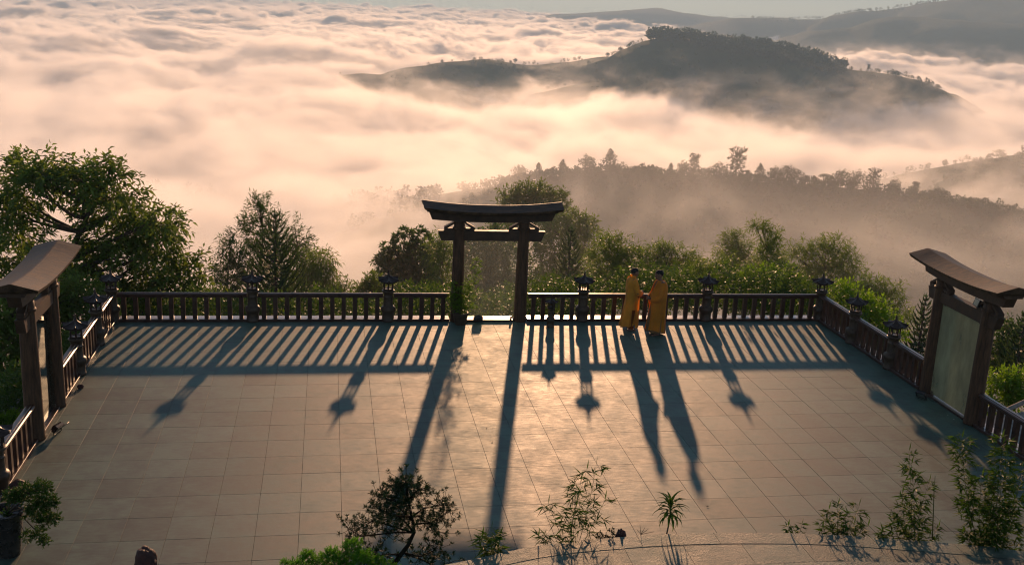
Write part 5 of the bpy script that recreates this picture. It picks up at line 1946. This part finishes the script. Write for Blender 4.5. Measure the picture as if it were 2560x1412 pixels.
# ---- far trees: simple but real crowns
FT = {}
def far_tree_mesh(key, h, w, kind, n):
    if key in FT:
        return FT[key]
    T, F = MB(), Foliage()
    T.tube([(0, 0, -1.5), (0, 0, h * 0.4), (0, 0, h * 0.8)], [h * 0.022, h * 0.017, h * 0.006], 5)
    if kind == 'cone':
        t = rng.random(n) ** 0.7
        aa = rng.random(n) * 2 * math.pi
        r = w / 2 * t ** 0.75 * (0.25 + 0.75 * rng.random(n) ** 0.6) * (1 + 0.28 * np.sin(aa * 3 + t * 9) + 0.18 * np.sin(t * 26))
        z = h * (1 - 0.86 * t)
    elif kind == 'slim':
        t = rng.random(n)
        r = w / 2 * (0.35 + 0.65 * np.abs(np.sin(t * 9.0))) * rng.random(n) ** 0.4
        z = h * (0.35 + 0.65 * t)
    elif kind == 'flat':
        t = rng.random(n)
        r = w / 2 * np.sqrt(rng.random(n))
        z = h * (0.72 + 0.26 * t * (1 - (r / (w / 2)) ** 2 * 0.7))
    else:
        d = unit(rng.normal(size=(n, 3)))
        rr = rng.random(n) ** 0.4
        r = None
        lump = 1 + 0.22 * np.sin(d[:, 0] * 5 + h) * np.cos(d[:, 2] * 4)
        P = np.stack([d[:, 0] * w / 2 * rr * lump, d[:, 1] * w / 2 * rr * lump, h * 0.62 + d[:, 2] * h * 0.38 * rr * lump], 1)
    if r is not None:
        a = aa if kind == 'cone' else rng.random(n) * 2 * math.pi
        P = np.stack([r * np.cos(a), r * np.sin(a), z], 1)
    for q in range(5):
        k = rng.integers(0, n)
        T.tube([(0, 0, h * 0.4), tuple(P[k])], [h * 0.008, h * 0.003], 3, cap=False)
    A = unit(P - np.array([0, 0, h * 0.4])) + rng.normal(size=P.shape) * 0.5
    F.sprigs(P, A, h * 0.05, 3, h * 0.085, h * 0.045, spread=0.9, jit=0.5, droop=0.1)
    tm = T.mesh('trunk', M['bark'])
    V = np.concatenate(F.V)
    cm = np_mesh('crown', V.reshape(-1, 3), np.arange(len(V) * 4).reshape(len(V), 4), LEAF['far'])
    FT[key] = (tm, cm, h)
    return FT[key]


for i in range(3):
    far_tree_mesh(('round', i), 10, (9, 8, 11)[i], 'round', 380)
    far_tree_mesh(('slim', i), 10, (4.5, 5.5, 4)[i], 'slim', 240)
far_tree_mesh(('cone', 0), 10, 8.5, 'cone', 420)
far_tree_mesh(('cone', 1), 10, 6, 'cone', 320)
far_tree_mesh(('flat', 0), 10, 10, 'flat', 260)


def far_tree(kind, px, py_base, dist, hpx, label=None, group=None, name='ridge_tree'):
    p = at(px, py_base, dist)
    gz = ground_z(p.x, p.y)
    o = empty(name, (p.x, p.y, gz), random.random() * 6.28)
    tm, cm, h = FT[kind]
    place('trunk', tm, o)
    place('crown', cm, o)
    sc = hpx / (F_PX / (dist * 1.02)) / 10.0
    o.scale = (sc * random.uniform(0.92, 1.1), sc * random.uniform(0.92, 1.1), sc)
    tag(o, label, 'tree', group)
    return o


RT = [(1298, 455, 40, ('round', 0), 'leftmost faint tree on the near ridge, above the right end of the gate roof'),
      (1345, 452, 38, ('cone', 1), 'small faint cone-shaped tree, second from the left on the near ridge'),
      (1405, 442, 36, ('cone', 0), 'bushy tree on the near ridge, third from the left'),
      (1467, 436, 42, ('round', 1), 'round-headed tree on a short stem, left of the big cone-shaped ridge tree'),
      (1523, 434, 52, ('cone', 0), 'biggest cone-shaped tree on the near ridge'),
      (1590, 434, 18, ('flat', 0), 'flat low tree right of the big cone-shaped ridge tree'),
      (1640, 440, 16, ('round', 2), 'low bush-like tree on the near ridge, left of the pointed pair'),
      (1675, 444, 30, ('cone', 1), 'pointed tree on the near ridge, left one of a pair'),
      (1708, 446, 36, ('round', 1), 'loose tree touching the slim ridge tree on its left side'),
      (1733, 448, 52, ('slim', 0), 'slim open tree on the near ridge, left of the tallest one'),
      (1762, 448, 24, ('round', 0), 'small tree between the two slim trees of the near ridge'),
      (1795, 450, 38, ('round', 2), 'wide tree joined to the tallest ridge tree on its left'),
      (1838, 452, 72, ('slim', 1), 'tallest tree on the near ridge, with an open layered crown'),
      (1866, 454, 22, ('slim', 2), 'little thin tree right of the tallest ridge tree'),
      (1897, 456, 40, ('cone', 0), 'peaked tree on the near ridge, second to the right of the tallest one'),
      (1935, 458, 36, ('round', 0), 'left tree of the dense group right of the tallest ridge tree'),
      (1965, 458, 40, ('round', 1), 'middle tree of the dense group right of the tallest ridge tree'),
      (1990, 460, 32, ('round', 2), 'right tree of the dense group right of the tallest ridge tree'),
      (2018, 462, 20, ('slim', 0), 'thin small tree in the gap after the dense ridge group'),
      (2060, 466, 28, ('flat', 0), 'flat-topped tree on the ridge before the high right group'),
      (2100, 470, 40, ('round', 0), 'left tree of the high group on the right part of the near ridge'),
      (2140, 474, 42, ('round', 2), 'middle tree of the high group on the right part of the near ridge'),
      (2180, 480, 50, ('slim', 1), 'right tree of the high group on the right part of the near ridge'),
      (2232, 488, 34, ('round', 1), 'dark rounded tree standing alone where the near ridge drops to the right'),
      (2285, 496, 34, ('slim', 2), 'pale leafy tree right of the dark rounded ridge tree'),
      (2345, 504, 30, ('round', 0), 'hazy tree on the falling right part of the near ridge'),
      (2440, 520, 18, ('round', 2), 'farthest right small round tree on the near ridge')]
for (x, yb, hp, kd, lb) in RT:
    dd = float(np.interp(x, [p[0] for p in RIDGES['near']['pts']], [p[2] for p in RIDGES['near']['pts']]))
    far_tree(kd, x, yb + 3, dd, hp * 1.08, lb, 'trees along the near ridge')

HT = [(1519, 146, 12, ('round', 0), 'tiny round tree low on the left shoulder of the main hill', 1950), (1552, 134, 12, ('round', 1), 'tiny tree just above the lowest one on the left shoulder of the main hill', 1950),
      (2170, 182, 16, ('slim', 0), 'lone slim tree on the right shoulder of the main hill', 1840), (2197, 186, 9, ('round', 2), 'small dot-like tree right of the lone slim hill tree', 1835),
      (2345, 210, 13, ('round', 0), 'lone tree where the main hill begins to fall to the right', 1790), (2405, 234, 11, ('round', 1), 'last small tree on the falling right end of the main hill', 1770),
      (1105, 162, 9, ('round', 0), 'tiny tree on the top of the middle hill at its left', 1935), (1288, 163, 13, ('round', 1), 'tree at the right end of the middle hill top', 2000),
      (1412, 220, 8, ('round', 2), 'small tree on the lower spur of the main hill, right of two', 1790), (1370, 228, 9, ('round', 0), 'small tree on the lower spur of the main hill, left of two', 1780),
      (851, 178, 8, ('round', 1), 'tiny tree on the farthest low hill at the left', 1800)]
for (x, yb, hp, kd, lb, dd) in HT:
    far_tree(kd, x, yb, dd, hp, lb, 'single trees on the hills', 'hill_tree')


def forest(name, label, ridge, x0, x1, n, hpx, back, seed, down=0.0, sc=1.0):
    """A wood along a crest: many small crowns joined into one mesh."""
    r = np.random.default_rng(seed)
    pts = RIDGES[ridge]['pts']
    V = []
    for k in range(n):
        px = r.uniform(x0, x1)
        py = float(np.interp(px, [p[0] for p in pts], [p[1] for p in pts]))
        dd = float(np.interp(px, [p[0] for p in pts], [p[2] for p in pts])) + r.uniform(-back, 4)
        p = at(px, py, dd)
        gz = ground_z(p.x, p.y)
        h = hpx / (F_PX / dd) * r.uniform(0.6, 1.3)
        w = h * r.uniform(0.5, 0.9)
        m = 46
        d = unit(r.normal(size=(m, 3)))
        q = r.random(m) ** 0.4
        P = np.stack([p.x + d[:, 0] * w / 2 * q, p.y + d[:, 1] * w / 2 * q, gz + h * 0.62 + d[:, 2] * h * 0.42 * q], 1)
        D = d + r.normal(size=d.shape) * 0.6
        L = h * 0.24
        S = unit(np.cross(unit(D), r.normal(size=d.shape)))
        D = unit(D)
        a, b, c = P + S * L * 0.35 + D * L * 0.4, P + D * L, P - S * L * 0.35 + D * L * 0.4
        V.append(np.stack([P, a, b, c], 1))
    V = np.concatenate(V)
    o = add_obj(name, np_mesh(name, V.reshape(-1, 3), np.arange(len(V) * 4).reshape(-1, 4), LEAF['far']))
    tag(o, label, 'forest', kind='stuff')


forest('hill_forest', 'dark wood covering the crest of the main hill', 'hill', 1620, 2110, 520, 20, 60, 1)
forest('hill_forest', 'scattered scrub down the face of the main hill', 'hill', 1480, 2450, 420, 9, 330, 2)
forest('hill_forest', 'line of small trees on the right slope of the main hill', 'hill', 2210, 2480, 60, 11, 15, 3)
forest('ridge_forest', 'scrub covering the flank of the near ridge facing the terrace', 'near', 1150, 2560, 1500, 18, 210, 4)
forest('ridge_forest', 'low scrub along the crest of the near ridge', 'near', 1250, 2560, 650, 20, 26, 5)
forest('ridge_forest', 'hazy scrub on the dark slope at the right edge', 'east', 2200, 2700, 260, 14, 120, 6)
forest('ridge_forest', 'trees sunk in fog on the valley side at the left', 'near', 330, 1100, 300, 26, 120, 7)
forest('hill_forest', 'scrub on the middle hill rising from the fog', 'mid', 960, 1480, 160, 7, 100, 8)
forest('range_forest', 'ragged tree line on the far right range', 'far', 1880, 2560, 300, 5, 120, 9)
